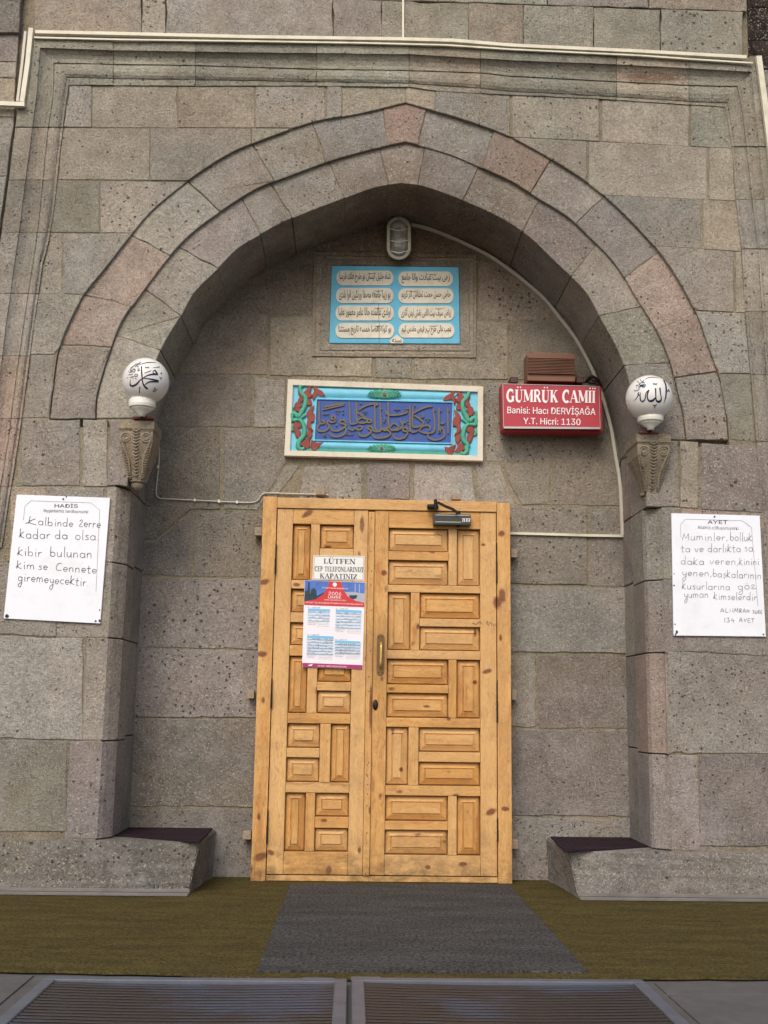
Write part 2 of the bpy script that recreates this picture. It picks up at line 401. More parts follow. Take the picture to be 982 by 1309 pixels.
M['sky_blue'] = mat_simple('sky_blue_paint', lin(104, 184, 214), .6, .07, 22, .0008, .3, dirt=lin(110, 160, 170), dirt_amt=.4)
M['light_blue'] = mat_simple('light_blue_paint', lin(120, 198, 222), .55, .06, 22, .0008, .3, dirt=lin(86, 150, 170), dirt_amt=.4)
M['blue'] = mat_simple('ultramarine_paint', lin(64, 90, 158), .6, .10, 22, .001, .3, dirt=lin(60, 66, 130), dirt_amt=.5)
M['green'] = mat_simple('sea_green_paint', lin(84, 166, 142), .55, .10, 22, .0008, .3, dirt=lin(40, 118, 100), dirt_amt=.5)
M['leaf_red'] = mat_simple('brick_red_paint', lin(146, 72, 62), .6, .14, 30, .0008, .3, dirt=lin(90, 40, 38), dirt_amt=.6, dirt_scale=14)
M['creamstone'] = mat_simple('cream_painted_stone', lin(222, 214, 196), .7, .05, 22, .001, .2, dirt=lin(160, 146, 118), dirt_amt=.5)
M['cartouche'] = mat_simple('cartouche_cream', lin(226, 219, 200), .7, .07, 26, .0012, .2, dirt=lin(166, 156, 132), dirt_amt=.4, dirt_scale=12)
M['script'] = mat_simple('dark_script', lin(80, 72, 60), .7, .1, 26, 0)
M['letter'] = mat_simple('umber_letters', lin(116, 106, 86), .65, .15, 26, .0008)
M['paper'] = mat_simple('paper', lin(236, 232, 238), .6, .02, 9, 0)
M['notice'] = mat_simple('notice_card', lin(232, 232, 226), .5, .02, 9, 0)
M['poster_red'] = mat_simple('poster_red', lin(206, 62, 66), .5, .05, 9, 0)
M['poster_mag'] = mat_simple('poster_magenta', lin(168, 56, 110), .5, .05, 9, 0)
M['poster_tab'] = mat_simple('poster_cyan', lin(120, 192, 230), .5, .03, 9, 0)
M['poster_tabl'] = mat_simple('poster_pale_cyan', lin(200, 220, 236), .5, .03, 9, 0)
M['poster_sky'] = mat_simple('poster_sky', lin(84, 120, 196), .5, .3, 12, 0)
M['poster_dark'] = mat_simple('poster_dark', lin(46, 66, 74), .5, .3, 60, 0)
M['poster_grey'] = mat_simple('poster_grey', lin(176, 176, 186), .5, .1, 30, 0)
M['whitetxt'] = mat_simple('white_lettering', lin(244, 236, 236), .5, .02, 9, 0)
M['tabs'] = mat_simple('putty_painted_tab', lin(152, 137, 118), .6, .1, 30, .0003)
M['steel'] = mat_simple('grey_painted_steel', lin(98, 102, 112), .5, .12, 24, .0006, .4, .2, dirt=lin(74, 70, 66), dirt_amt=.6, dirt_scale=6)
M['steelstrip'] = mat_simple('worn_metal_edging', lin(122, 118, 114), .5, .15, 24, .0006, .4, .2, dirt=lin(80, 74, 66), dirt_amt=.6)
def mat_carpet(name, c0, c1, c2, scale=240, bump=.004, big=1.5):
    t = NT(name, 1.0, .05); p = t.pos()
    n = t.noise(p, scale, 3, .7); b = t.noise(t.vmath('MULTIPLY', p, (1, 3.5, 1)), big*2, 6, .68)
    c = t.mix(t.mapr(b, .35, .65, 0, 1), c0, c1); c = t.mix(t.mapr(n, .38, .62, 0, .85), c, c2)
    t.link(c, t.b.inputs['Base Color'])
    t.link(t.bump(t.math('ADD', n, b), bump, .9, t.bump(t.noise(t.vmath('MULTIPLY', p, (1.2, 3, 1)), 2.2, 3, .5), .05, .5)), t.b.inputs['Normal']); return t.m
M['green_carpet'] = mat_carpet('green_carpet', lin(102, 91, 52), lin(80, 72, 44), lin(54, 49, 33), 85, .007)
M['grey_mat'] = mat_carpet('grey_doormat', lin(98, 96, 93), lin(80, 78, 76), lin(38, 37, 37), 75, .008, .8)
M['purple'] = mat_carpet('aubergine_carpet', lin(64, 50, 56), lin(50, 38, 45), lin(32, 26, 30), 90)
_t = NT('grate_rib_metal', .5, .35); _p = _t.pos()
_c = _t.mix(_t.mapr(_t.noise(_t.vmath('MULTIPLY', _p, (1, 1.2, 1)), 1.7, 5, .6), .50, .60, 0, .8), lin(64, 58, 56), lin(72, 80, 98))
_c = _t.mix(_t.mapr(_t.noise(_t.vmath('MULTIPLY', _p, (1, 6, 1)), 12, 4), .5, .75, 0, .5), _c, lin(62, 52, 46))
_t.link(_c, _t.b.inputs['Base Color']); _t.b.inputs['Metallic'].default_value = .25; M['rib'] = _t.m
_t = NT('lamp_glass', .12, .5); _t.b.inputs['Base Color'].default_value = (.75, .72, .66, 1); _t.b.inputs['Transmission Weight'].default_value = .8
_t.b.inputs['Roughness'].default_value = .25; M['glass'] = _t.m

# stone tints (real colours, linear)
G = lin(146, 138, 128); GL = lin(156, 151, 144); GG = lin(136, 132, 116); PK = lin(158, 134, 122); DK = lin(128, 118, 112)
TN = lin(160, 146, 124); BR = lin(138, 120, 102); VI = lin(132, 120, 120); WARM = lin(150, 138, 122)
def tint(c, a=.12):
    k = 1.16*(1+random.uniform(-a, a)); m = lin(144, 142, 131)
    if c[0] < .065: return c
    return tuple(min(.9, lerp(x, y, .50)*k*(1+random.uniform(-.012, .012))) for x, y in zip(c, m))

# ---------------------------------------------------------------- text helpers
_tc = {}
try:
    import os
    FONT = bpy.data.fonts.load(os.path.join(bpy.utils.system_resource('DATAFILES', path='fonts'), 'Inter.woff2'))
except Exception: FONT = None       # Blender's built-in face
def text_mesh(s, bold=0.0, shear=0.0):
    key = (s, bold, shear)
    if key in _tc: return _tc[key]
    c = bpy.data.curves.new('t', 'FONT'); c.body = s; c.size = 1
    if FONT is not None and all(ord(q) < 0x600 for q in s): c.font = FONT
    c.size = 1; c.offset = bold; c.shear = shear; c.resolution_u = 3
    o = bpy.data.objects.new('t', c); COL.objects.link(o)
    me = bpy.data.meshes.new_from_object(o)
    vs = [(v.co.x, v.co.y) for v in me.vertices]; fs = [tuple(p.vertices) for p in me.polygons]
    bpy.data.objects.remove(o); bpy.data.curves.remove(c); bpy.data.meshes.remove(me)
    _tc[key] = (vs, fs); return _tc[key]
CAPH = max(v[1] for v in text_mesh('H')[0])
def add_text(bm, s, x0, y0, x1, y1, cap, fn, bold=0.0, shear=0.0, fit_box=False):
    if bold and all(ord(q) < 0x600 for q in s):
        k = bold*cap*.55
        for i, (ox, oy) in enumerate(((-1, 0), (1, 0), (0, .7))):
            f2 = (lambda i_, a_, b_: (lambda x, y: fn(x+a_*k, y-b_*k)+Vector((0, -.00012*i_, 0))))(i, ox, oy)
            add_text(bm, s, x0, y0, x1, y1, cap, f2, 0.0, shear, fit_box)
        return
    vs, fs = text_mesh(s, bold, shear)
    if not vs: return
    mnx = min(v[0] for v in vs); mxx = max(v[0] for v in vs); mny = min(v[1] for v in vs); mxy = max(v[1] for v in vs)
    L = math.hypot(x1-x0, y1-y0); ux, uy = (x1-x0)/L, (y1-y0)/L
    out = []
    for x, y in vs:
        a = (x-mnx)/(mxx-mnx)*L
        b = (y-mny)/(mxy-mny)*cap if fit_box else y/CAPH*cap
        out.append(bm.verts.new(fn(x0+ux*a+uy*b, y0+uy*a-ux*b)))
    for f in fs:
        try: bm.faces.new([out[i] for i in f])
        except ValueError: pass
# Arabic letters -> joined presentation forms, written right to left
_AR = {'ا': (0xFE8D, 2), 'آ': (0xFE81, 2), 'ب': (0xFE8F, 4), 'ة': (0xFE93, 2), 'ت': (0xFE95, 4), 'ث': (0xFE99, 4), 'ج': (0xFE9D, 4), 'ح': (0xFEA1, 4), 'خ': (0xFEA5, 4),
       'د': (0xFEA9, 2), 'ذ': (0xFEAB, 2), 'ر': (0xFEAD, 2), 'ز': (0xFEAF, 2), 'س': (0xFEB1, 4), 'ش': (0xFEB5, 4), 'ص': (0xFEB9, 4), 'ض': (0xFEBD, 4), 'ط': (0xFEC1, 4),
       'ظ': (0xFEC5, 4), 'ع': (0xFEC9, 4), 'غ': (0xFECD, 4), 'ف': (0xFED1, 4), 'ق': (0xFED5, 4), 'ك': (0xFED9, 4), 'ل': (0xFEDD, 4), 'م': (0xFEE1, 4), 'ن': (0xFEE5, 4),
       'ه': (0xFEE9, 4), 'و': (0xFEED, 2), 'ى': (0xFEEF, 2), 'ي': (0xFEF1, 4)}
def arabic(s):
    out = []; n = len(s)
    for i, ch in enumerate(s):
        if ch not in _AR: out.append(ch); continue
        b, k = _AR[ch]
        prev = i > 0 and s[i-1] in _AR and _AR[s[i-1]][1] == 4
        nxt = i < n-1 and s[i+1] in _AR and k == 4
        form = 3 if (prev and nxt) else 2 if nxt else 1 if prev else 0
        out.append(chr(b+form))
    return ''.join(out[::-1])
# bold serif capitals drawn as thick and thin strokes: (pts, weight) weight 1 thick, 0 thin; serifs (x, y, halfwidth)
def arc(cx, cy, rx, ry, a0, a1, n=10): return [(cx+rx*math.cos(math.radians(lerp(a0, a1, i/n))), cy+ry*math.sin(math.radians(lerp(a0, a1, i/n)))) for i in range(n+1)]
SERIF = {
 'A': (.78, [([(.08, 0), (.38, 1)], 0), ([(.38, 1), (.68, 0)], 1), ([(.2, .33), (.56, .33)], 0)], [(.08, 0, .12), (.68, 0, .14)]),
 'C': (.72, [(arc(.40, .5, .30, .47, 52, 308, 14), 1), ([(.60, .98), (.60, .68)], 0)], []),
 'E': (.66, [([(.18, 0), (.18, 1)], 1), ([(.1, .97), (.6, .97)], 0), ([(.2, .52), (.46, .52)], 0), ([(.1, .03), (.62, .03)], 0), ([(.59, .98), (.59, .76)], 0), ([(.61, .02), (.61, .26)], 0), ([(.46, .4), (.46, .64)], 0)], [(.18, 0, .15), (.18, 1, .15)]),
 'F': (.62, [([(.18, 0), (.18, 1)], 1), ([(.1, .97), (.58, .97)], 0), ([(.2, .5), (.44, .5)], 0), ([(.57, .98), (.57, .74)], 0), ([(.44, .38), (.44, .62)], 0)], [(.18, 0, .16), (.18, 1, .15)]),
 'G': (.80, [(arc(.40, .5, .30, .47, 52, 300, 14), 1), ([(.62, .98), (.62, .70)], 0), ([(.62, .02), (.62, .42)], 1)], [(.62, .42, .14)]),
 'I': (.36, [([(.18, 0), (.18, 1)], 1)], [(.18, 0, .16), (.18, 1, .16)]),
 'K': (.78, [([(.18, 0), (.18, 1)], 1), ([(.24, .42), (.60, 1)], 0), ([(.34, .58), (.66, 0)], 1)], [(.18, 0, .15), (.18, 1, .15), (.60, 1, .12), (.66, 0, .13)]),
 'L': (.62, [([(.18, 0), (.18, 1)], 1), ([(.1, .03), (.58, .03)], 0), ([(.57, .02), (.57, .30)], 0)], [(.18, 0, .15), (.18, 1, .16)]),
 'M': (.96, [([(.14, 0), (.14, 1)], 0), ([(.16, 1), (.48, .12)], 1), ([(.48, .12), (.78, 1)], 0), ([(.80, 0), (.80, 1)], 1)], [(.14, 0, .12), (.12, 1, .12), (.80, 0, .14), (.84, 1, .12)]),
 'N': (.82, [([(.15, 0), (.15, 1)], 0), ([(.15, 1), (.66, 0)], 1), ([(.66, 0), (.66, 1)], 0)], [(.15, 0, .12), (.12, 1, .12), (.66, 1, .12)]),
 'O': (.80, [(arc(.40, .5, .29, .47, 90, 450, 22), 1)], []),
 'P': (.66, [([(.18, 0), (.18, 1)], 1), ([(.18, .97)]+arc(.34, .735, .22, .235, 90, -90, 8)+[(.18, .5)], .6)], [(.18, 0, .16), (.12, 1, .1)]),
 'R': (.78, [([(.18, 0), (.18, 1)], 1), ([(.18, .97)]+arc(.36, .745, .22, .225, 90, -90, 8)+[(.18, .52)], .6), ([(.38, .52), (.66, 0)], 1)], [(.18, 0, .15), (.12, 1, .1), (.68, 0, .1)]),
 'T': (.70, [([(.35, 0), (.35, 1)], 1), ([(.04, .97), (.66, .97)], 0), ([(.06, .98), (.06, .74)], 0), ([(.64, .98), (.64, .74)], 0)], [(.35, 0, .15)]),
 'U': (.80, [([(.18, 1), (.18, .3)]+arc(.40, .3, .22, .27, 180, 300, 8), 1), (arc(.40, .3, .24, .27, 280, 360, 6)+[(.64, 1)], 0)], [(.18, 1, .16), (.64, 1, .13)]),
 'Z': (.70, [([(.1, .97), (.60, .97)], 0), ([(.58, .97), (.12, .03)], 1), ([(.1, .03), (.62, .03)], 0), ([(.10, .98), (.10, .74)], 0), ([(.61, .02), (.61, .28)], 0)], []),
}
def add_serif(bm, s, x0, y0, x1, y1, cap, Y, thick=.15, thin=.05):
    """bold serif capitals; each stroke a hair in front of the last so none share a plane"""
    base = {'Ü': ('U', 2), 'İ': ('I', 1), 'Ï': ('I', 2)}
    adv = []; tot = 0
    for ch in s:
        b = base.get(ch, (ch, 0))[0]; a = .40 if ch == ' ' else SERIF[b][0]; adv.append((ch, tot)); tot += a
    L = math.hypot(x1-x0, y1-y0); ux, uy = (x1-x0)/L, (y1-y0)/L; k = L/tot; e = 0
    def fn(off): return lambda a, b: P(x0+ux*a*k+uy*b*cap, y0+uy*a*k-ux*b*cap, Y-off)
    for ch, o in adv:
        if ch == ' ': continue
        b, dots = base.get(ch, (ch, 0)); _, st, sf = SERIF[b]
        for pts, wgt in st:
            e += .00005; e = e % .0012
            ribbon(bm, [(o+x, y) for x, y in pts], lerp(thin, thick, wgt) if abs(pts[0][0]-pts[-1][0]) < .9 else thick, fn(e), sm=1)
        for x, y, h in sf:
            e += .00005; yy = y+(.03 if y < .5 else -.03)
            ribbon(bm, [(o+x-h, yy), (o+x+h, yy)], thin, fn(e), sm=1)
        cx = o + (.41 if b == 'U' else .18)
        for i in range(dots):
            dx = 0 if dots == 1 else (-.13 if i == 0 else .13)*(1 if b == 'U' else .8)
            ribbon(bm, [(cx+dx-.055, 1.19), (cx+dx+.055, 1.19)], .12, fn(e), sm=1)
# single-stroke handwriting
HW = {
 'a': (1.15, [arc(.5, .45, .42, .45, 20, 360, 10), [(.92, .9), (.93, .1), (1.02, 0)]]), 'b': (1.1, [[(.1, 2), (.1, .1)], arc(.5, .45, .4, .43, 165, -170, 10)]),
 'c': (.9, [arc(.5, .45, .42, .45, 50, 310, 8)]), 'd': (1.15, [arc(.45, .45, .4, .43, 10, 350, 10), [(.88, 2), (.88, .1), (1.0, 0)]]),
 'e': (1.0, [[(.1, .45), (.8, .5)]+arc(.47, .48, .38, .45, 10, 320, 9)]), 'g': (1.1, [arc(.45, .45, .4, .43, 20, 350, 10), [(.86, .85), (.84, -.5), (.6, -1.2), (.2, -1.15), (.2, -.7), (.86, -.2)]]),
 'i': (.5, [[(.2, .95), (.22, .1), (.35, 0)], [(.2, 1.35), (.24, 1.5)]]), 'ı': (.5, [[(.2, .95), (.22, .1), (.35, 0)]]), 'j': (.5, [[(.2, .9), (.2, -.8), (-.1, -1)]]),
 'k': (1.0, [[(.15, 1.9), (.05, .3), (.0, .05)], [(.75, 1.3), (.08, .55), (.85, 0)], [(-.15, .35), (.3, .6)]]), 'l': (.45, [[(.2, 2), (.18, .15), (.35, 0)]]),
 'm': (1.5, [[(.1, .95), (.1, 0)], [(.1, .6), (.35, .95), (.62, .8), (.64, 0)], [(.64, .6), (.9, .95), (1.18, .8), (1.22, 0)]]),
 'n': (1.05, [[(.1, .95), (.1, 0)], [(.1, .6), (.4, .95), (.72, .8), (.78, 0)]]), 'o': (1.05, [arc(.48, .47, .42, .46, 60, 430, 12)]),
 'r': (.8, [[(.1, .95), (.12, 0)], [(.12, .55), (.35, .9), (.68, .85)]]), 's': (.85, [[(.7, .85), (.35, .95), (.2, .7), (.6, .4), (.6, .1), (.1, .03)]]),
 'ş': (.85, [[(.7, .85), (.35, .95), (.2, .7), (.6, .4), (.6, .1), (.1, .03)], [(.4, -.1), (.45, -.4)]]),
 't': (.8, [[(.3, 1.6), (.28, .15), (.5, 0), (.65, .1)], [(-.05, 1.0), (.7, 1.05)]]), 'u': (1.05, [[(.1, .95), (.12, .2), (.4, 0), (.75, .3), (.8, .95)], [(.8, .95), (.82, .1), (.92, 0)]]),
 'v': (.95, [[(.1, .95), (.4, 0), (.8, .95)]]), 'y': (1.0, [[(.1, .95), (.2, .3), (.5, .15), (.8, .4)], [(.82, .95), (.8, -.6), (.5, -1.3), (.15, -1.1), (.3, -.6), (.85, -.1)]]),
 'z': (1.0, [[(.1, .7), (.4, 1.0), (.7, .75), (.1, .02), (.95, .02)]]), '2': (1.0, [[(.15, 1.1), (.45, 1.5), (.75, 1.15), (.1, .02), (.9, .02)]]),
 'ö': (1.05, [arc(.48, .47, .42, .46, 60, 430, 12), [(.3, 1.3), (.35, 1.4)], [(.6, 1.3), (.65, 1.4)]]),
 'K': (1.3, [[(.35, 2), (.2, .2)], [(1.0, 1.5), (.22, .6), (1.15, 0)], [(-.2, .25), (.35, .6)]]), 'C': (1.3, [[(1.1, 1.55), (.6, 1.7), (.12, .9), (.3, .1), (1.1, .2)]]),
 'M': (1.6, [[(.05, 0), (.4, 1.6)], [(.4, 1.6), (.75, .4), (1.25, 1.6)], [(1.25, 1.6), (1.35, 0)]]), '.': (.4, [[(.1, .05), (.2, .0)]]), ',': (.4, [[(.2, .2), (.08, -.25)]]),
 'A': (1.1, [[(.05, 0), (.5, 1.4), (.9, 0)], [(.2, .5), (.75, .5)]]), 'L': (.8, [[(.15, 1.4), (.1, 0), (.7, .05)]]), 'I': (.4, [[(.2, 1.1), (.18, 0)]]), 'İ': (.4, [[(.2, 1.0), (.18, 0)], [(.2, 1.3), (.22, 1.45)]]),
 'R': (1.0, [[(.1, 0), (.15, 1.3), (.7, 1.2), (.6, .7), (.15, .6), (.8, 0)]]), 'N': (1.0, [[(.1, 0), (.12, 1.1), (.75, .05), (.78, 1.1)]]), 'S': (.9, [[(.75, 1.2), (.3, 1.3), (.15, .9), (.65, .5), (.6, .1), (.08, .05)]]),
 'U': (1.0, [[(.1, 1.2), (.12, .3), (.4, 0), (.75, .3), (.78, 1.2)]]), 'E': (.9, [[(.75, 1.25), (.12, 1.2), (.12, 0), (.8, .03)], [(.12, .6), (.6, .62)]]), 'Y': (1.0, [[(.1, 1.2), (.45, .6), (.85, 1.25)], [(.45, .6), (.42, 0)]]),
 'T': (.95, [[(0, 1.2), (.9, 1.25)], [(.45, 1.2), (.42, 0)]]), '1': (.5, [[(.25, 1.4), (.22, 0)]]), '3': (.9, [[(.1, 1.3), (.6, 1.3), (.3, .8), (.7, .45), (.4, 0), (.05, .12)]]), '4': (1.0, [[(.35, 1.3), (.1, .6), (.8, .6)], [(.62, .95), (.6, -.15)]]),
}
def add_hand(bm, word, x0, y0, x1, y1, xh, fn, wpx=.85):
    tot = 0; pos = []
    for ch in word: pos.append(tot); tot += (.6 if ch == ' ' else HW[ch][0]) + .12
    tot -= .12
    L = math.hypot(x1-x0, y1-y0); ux, uy = (x1-x0)/L, (y1-y0)/L; k = L/tot
    for ch, o in zip(word, pos):
        if ch == ' ': continue
        jy = random.uniform(-.06, .06)
        for st in HW[ch][1]:
            q = []
            for x, y in st:
                a = (o+x)*k; b = (y+jy)*xh
                q.append((x0+ux*a+uy*b, y0+uy*a-ux*b))
            ribbon(bm, q, wpx*random.uniform(.85, 1.1), fn, sm=3)

# ================================================================ THE STONE PORTAL
YF = -0.58                       # face of the portal
Y1, Y2 = -0.559, -0.538          # the two stepped arch rings
wall = Thing('stone_portal', 'weathered grey andesite mosque portal with pointed arch of two stepped rings round the wooden door', 'portal', (0.2, 0.0, 0.0))
def put(name, bm, col, mat='stone', parent=None): return wall.part(name, bm, M[mat], color=tint(col), parent=parent)

# arch curves in the photograph (x, y), left springing -> apex -> right springing
A0 = [(63, 536), (68.9, 488), (75.6, 445), (89, 411), (107.5, 377), (134.4, 343.7), (164.6, 305), (195, 269), (240, 232), (285.6, 201.6), (329, 181.5), (402, 156), (459, 145), (518, 131),
      (560, 143), (594, 153), (652, 174.7), (719, 212), (753, 235), (786, 262), (820, 296), (854, 337), (887, 394), (907, 448), (921, 488), (927.5, 518), (931.6, 563)]
A1 = [(122.6, 536), (124, 508), (132.7, 475), (142.8, 444.5), (156, 411), (181.5, 374), (215, 330), (245, 299), (285.6, 269), (329, 242), (375, 223.5), (426, 205), (476, 191), (518, 181.5),
      (533, 185), (577, 198), (621, 217), (654, 232), (685.6, 252), (724, 275.5), (753, 302), (786.4, 337), (813, 380.6), (840, 424), (857, 464.6), (867, 505), (873, 530), (877, 563)]
A2 = [(166, 600), (171, 560), (177, 535), (186, 500), (201.6, 458), (215, 431), (231.9, 404), (248.6, 374), (279, 343.7), (302, 320), (329, 303), (375, 279), (441, 253.7), (479.6, 240), (513, 234.5),
      (543, 239), (590.5, 256), (641, 279), (675.5, 302.4), (702, 327.6), (719, 343.7), (749.4, 374), (769.6, 411), (786.4, 441), (796.5, 464.7), (806, 500), (815, 535), (820, 562), (824, 600)]
def smooth_arch(c):
    k = min(range(len(c)), key=lambda i: c[i][1]); return smooth(c[:k+1], 4)[:-1]+smooth(c[k:], 4)
A0, A1, A2 = smooth_arch(A0), smooth_arch(A1), smooth_arch(A2)
def nearest_t(curve, p):
    best = (1e9, 0)
    for i in range(len(curve)-1):
        a, b = Vector(curve[i]), Vector(curve[i+1]); ab = b-a
        t = max(0, min(1, (Vector(p)-a).dot(ab)/ab.length_squared)); d = (a+ab*t-Vector(p)).length
        if d < best[0]: best = (d, i+t)
    return best[1]
def at_t(curve, t):
    i = min(int(t), len(curve)-2); f = t-i; return (lerp(curve[i][0], curve[i+1][0], f), lerp(curve[i][1], curve[i+1][1], f))
def sub(curve, ta, tb):
    pts = [at_t(curve, ta)]
    for i in range(int(math.ceil(ta+1e-6)), int(math.floor(tb-1e-6))+1): pts.append(curve[i])
    pts.append(at_t(curve, tb)); return pts

def ring(outer, inner, joints, Y, Yback, cols):
    """voussoirs between two curves, cut at joints [(outer point, inner point)...]; each stone runs back to Yback"""
    to = [nearest_t(outer, a) for a, b in joints]; ti = [nearest_t(inner, b) for a, b in joints]
    for k in range(len(joints)-1):
        o = sub(outer, to[k], to[k+1]); i_ = sub(inner, ti[k], ti[k+1])
        poly = o + i_[::-1]
        bm = stone_xz(w2(poly, Y), Y+random.uniform(-.005, .003), depth=Yback-Y, step=.05, amp=.0035)
        for v_ in bm.verts: v_.co.y += 0
        put('voussoir', bm, cols[k % len(cols)] if isinstance(cols, list) else cols)
j1 = [((63, 536), (122.6, 536)), ((76, 441), (143, 444)), ((108, 377), (168, 391)), ((168, 301), (214, 324)), ((240, 232), (281, 271)), ((322, 184), (352, 233)), ((399, 157), (416, 208)), ((490, 140), (496, 186)), ((545, 139), (535, 186)),
      ((632, 167), (617, 214)), ((704, 204), (678, 247)), ((773, 251), (737, 285)), ((842, 322), (798, 355)), ((890, 402), (838, 422)), ((914, 476), (861, 483)), ((931.6, 563), (877, 563))]
ring(A0, A1, j1, Y1, Y1+.12, [DK, PK, PK, G, G, G, lin(140, 138, 134), lin(150, 118, 106), lin(140, 137, 134), PK, G, VI, PK, PK, DK])
j2 = [((122.6, 536), (177, 535)), ((150, 430), (206, 448)), ((186, 370), (232, 404)), ((228, 316), (279, 343.7)), ((308, 254), (333, 300)), ((346, 235), (374, 279)), ((420, 207), (441, 253.7)), ((485, 189), (497, 237)), ((543, 188), (534, 237.5)),
      ((612, 213), (591, 256)), ((690, 255), (667, 297)), ((763, 313), (730, 354)), ((820, 392), (765, 404)), ((857, 464), (797, 467)), ((877, 563), (820, 562))]
ring(A1, A2, j2, Y2, .03, [G, GG, G, VI, lin(138, 136, 130), GL, GL, G, lin(144, 140, 138), G, VI, G, GG, DK])
# mortar behind rings (recessed a little)
def band(outer, inner, Y, Yb, grow=.006):
    poly = w2(outer, Y) ; q = w2(inner, Y)
    return prism_xz(poly+[(x, z+0.004) for x, z in q][::-1], Y, Yb)
def shift_out(curve, k): # move a pixel curve away from the doorway centre
    out = []
    for x, y in curve:
        v = Vector((x-498, y-620)); v.normalize(); out.append((x+v.x*k, y+v.y*k))
    return out
wall.part('mortar_joint', band(shift_out(A0, -1), shift_out(A1, 1.2), Y1+.006, Y1+.11), M['mortar'], color=lin(146, 138, 118))
wall.part('mortar_joint', band(shift_out(A1, -1), shift_out(A2, 1.8), Y2+.006, .02), M['mortar'], color=lin(146, 138, 118))

# frame moulding: stations of five profile lines (groove, band/cavetto, cavetto/roll, roll end, field)
inL = [(109, 88), (134, 84), (200, 76), (269, 69), (319, 60), (334, 55), (411, 44), (501, 32), (540, 27), (622, 14), (700, 2)]
r2L = [(109, 68), (134, 65), (165, 60), (225, 54), (269, 50), (319, 44), (350, 39), (411, 30), (480, 20), (560, 10), (622, 0), (700, -12)]
coL = [(109, 49), (134, 45), (165, 41), (225, 33), (290, 25), (340, 18), (411, 8), (480, 0), (560, -10), (622, -18), (700, -30)]
goL = [(109, 28), (134, 23), (240, 10), (340, -4), (411, -14), (480, -22), (560, -32), (622, -40), (700, -50)]
inR = [(130, 927), (190, 936), (255, 941), (315, 948), (400, 953), (480, 960), (562, 967), (655, 974), (740, 980)]
r2R = [(112, 945), (134, 950), (190, 956), (255, 963), (315, 970), (400, 976), (500, 982), (562, 988), (655, 996), (740, 1003)]
coR = [(97, 960), (150, 966), (200, 972), (280, 980), (400, 991), (500, 998), (562, 1003), (655, 1011), (740, 1018)]
goR = [(80, 972), (150, 982), (280, 998), (400, 1010), (500, 1018), (562, 1023), (655, 1031), (740, 1038)]
def legL(y): a, b, c, d = (interp(t, y) for t in (goL, coL, r2L, inL)); return [(a, y), (b, y), (c, y), (d-3.5, y), (d, y)]
def legR(y): a, b, c, d = (interp(t, y) for t in (goR, coR, r2R, inR)); return [(a, y), (b, y), (c, y), (d+3.5, y), (d, y)]
t0 = [(45, 49), (325, 52), (515, 54), (654, 62), (820, 70), (955, 79)]
t1 = [(45, 60.5), (144, 64), (325, 67), (523, 69), (654, 77), (786, 82), (961, 91.5)]
t2 = [(68, 78.5), (144.5, 80.6), (248.6, 82), (409, 87), (523, 88.5), (614, 91.4), (652, 95.5), (786, 102.5), (877, 107), (944, 108.5)]
t3 = [(72, 97.5), (144, 100), (230, 101), (405, 104), (523, 106), (614, 112), (652, 116), (786, 123), (880, 129), (930, 131)]
t4 = [(72, 108), (230, 109.5), (405, 109.5), (523, 111), (557, 116), (654, 121), (766, 126), (880, 133.5), (927, 136.5)]
def topS(x): return [(x, interp(t, x)) for t in (t0, t1, t2, t3, t4)]
cL = [(34, 48), (51, 61), (68, 79), (85, 98), (88, 108.5)]; cR = [(972, 80), (961, 91.5), (944, 108.5), (930, 131), (927, 136.5)]
PROF = [(0, YF+.03), (0.02, YF-.045), (1.0, YF-.045), (1.03, YF-.036), (1.25, YF-.022), (1.5, YF-.010), (1.8, YF-.004), (1.88, YF-.004), (1.9, YF-.020), (2.06, YF-.021), (2.08, YF-.012),
        (2.3, YF-.022), (2.55, YF-.026), (2.8, YF-.022), (3.0, YF-.012), (3.02, YF-.007), (4.0, YF-.007), (4.0, YF+.03)]
def prof_pt(st, t, Y):
    k = min(int(t), 3); f = t-k
    x = lerp(st[k][0], st[k+1][0], f); y = lerp(st[k][1], st[k+1][1], f); return P(x, y, YF+(Y-YF)*.90)
def moulding(stations, col):
    bm = bmesh.new(); rows = []
    ns = len(stations); jy = random.uniform(-.003, .003)
    for i, st in enumerate(stations):
        rows.append([bm.verts.new(prof_pt(st, t, Y+jy)+Vector((random.uniform(-.001, .001), random.uniform(-.0015, .0015), random.uniform(-.001, .001)))) for t, Y in PROF])
    for a, b in zip(rows, rows[1:]):
        for k in range(len(PROF)-1): bm.faces.new((a[k], a[k+1], b[k+1], b[k]))
    bm.faces.new(rows[0]); bm.faces.new(rows[-1])
    put('moulding_stone', bm, col)
def seg_leg(fn, ya, yb, col, g=.35):
    n = max(3, int(abs(yb-ya)/12)); moulding([fn(lerp(ya+g, yb-g, i/n)) for i in range(n+1)], col)
for ya, yb, c in [(163, 230, WARM), (230, 297, WARM), (297, 375, G), (375, 455, G), (455, 535, PK), (535, 622, PK), (622, 700, G)]: seg_leg(legL, ya, yb, c)
for ya, yb, c in [(188, 255, WARM), (255, 318, GL), (318, 398, G), (398, 479, G), (479, 564, G), (564, 652, VI), (652, 740, G)]: seg_leg(legR, ya, yb, c)
moulding([legL(162), legL(140), legL(122), cL, topS(104), topS(125), topS(144.5)], GG)
moulding([legR(187), legR(165), legR(150), cR, topS(915), topS(897), topS(881.3)], GG)
for xa, xb, c in [(145.2, 249.6, GG), (250.3, 404.6, GG), (405.4, 522.6, GG), (523.4, 614, TN), (614.8, 787.9, GG), (788.6, 880.6, TN)]:
    n = max(3, int((xb-xa)/12)); moulding([topS(lerp(xa, xb, i/n)) for i in range(n+1)], c)

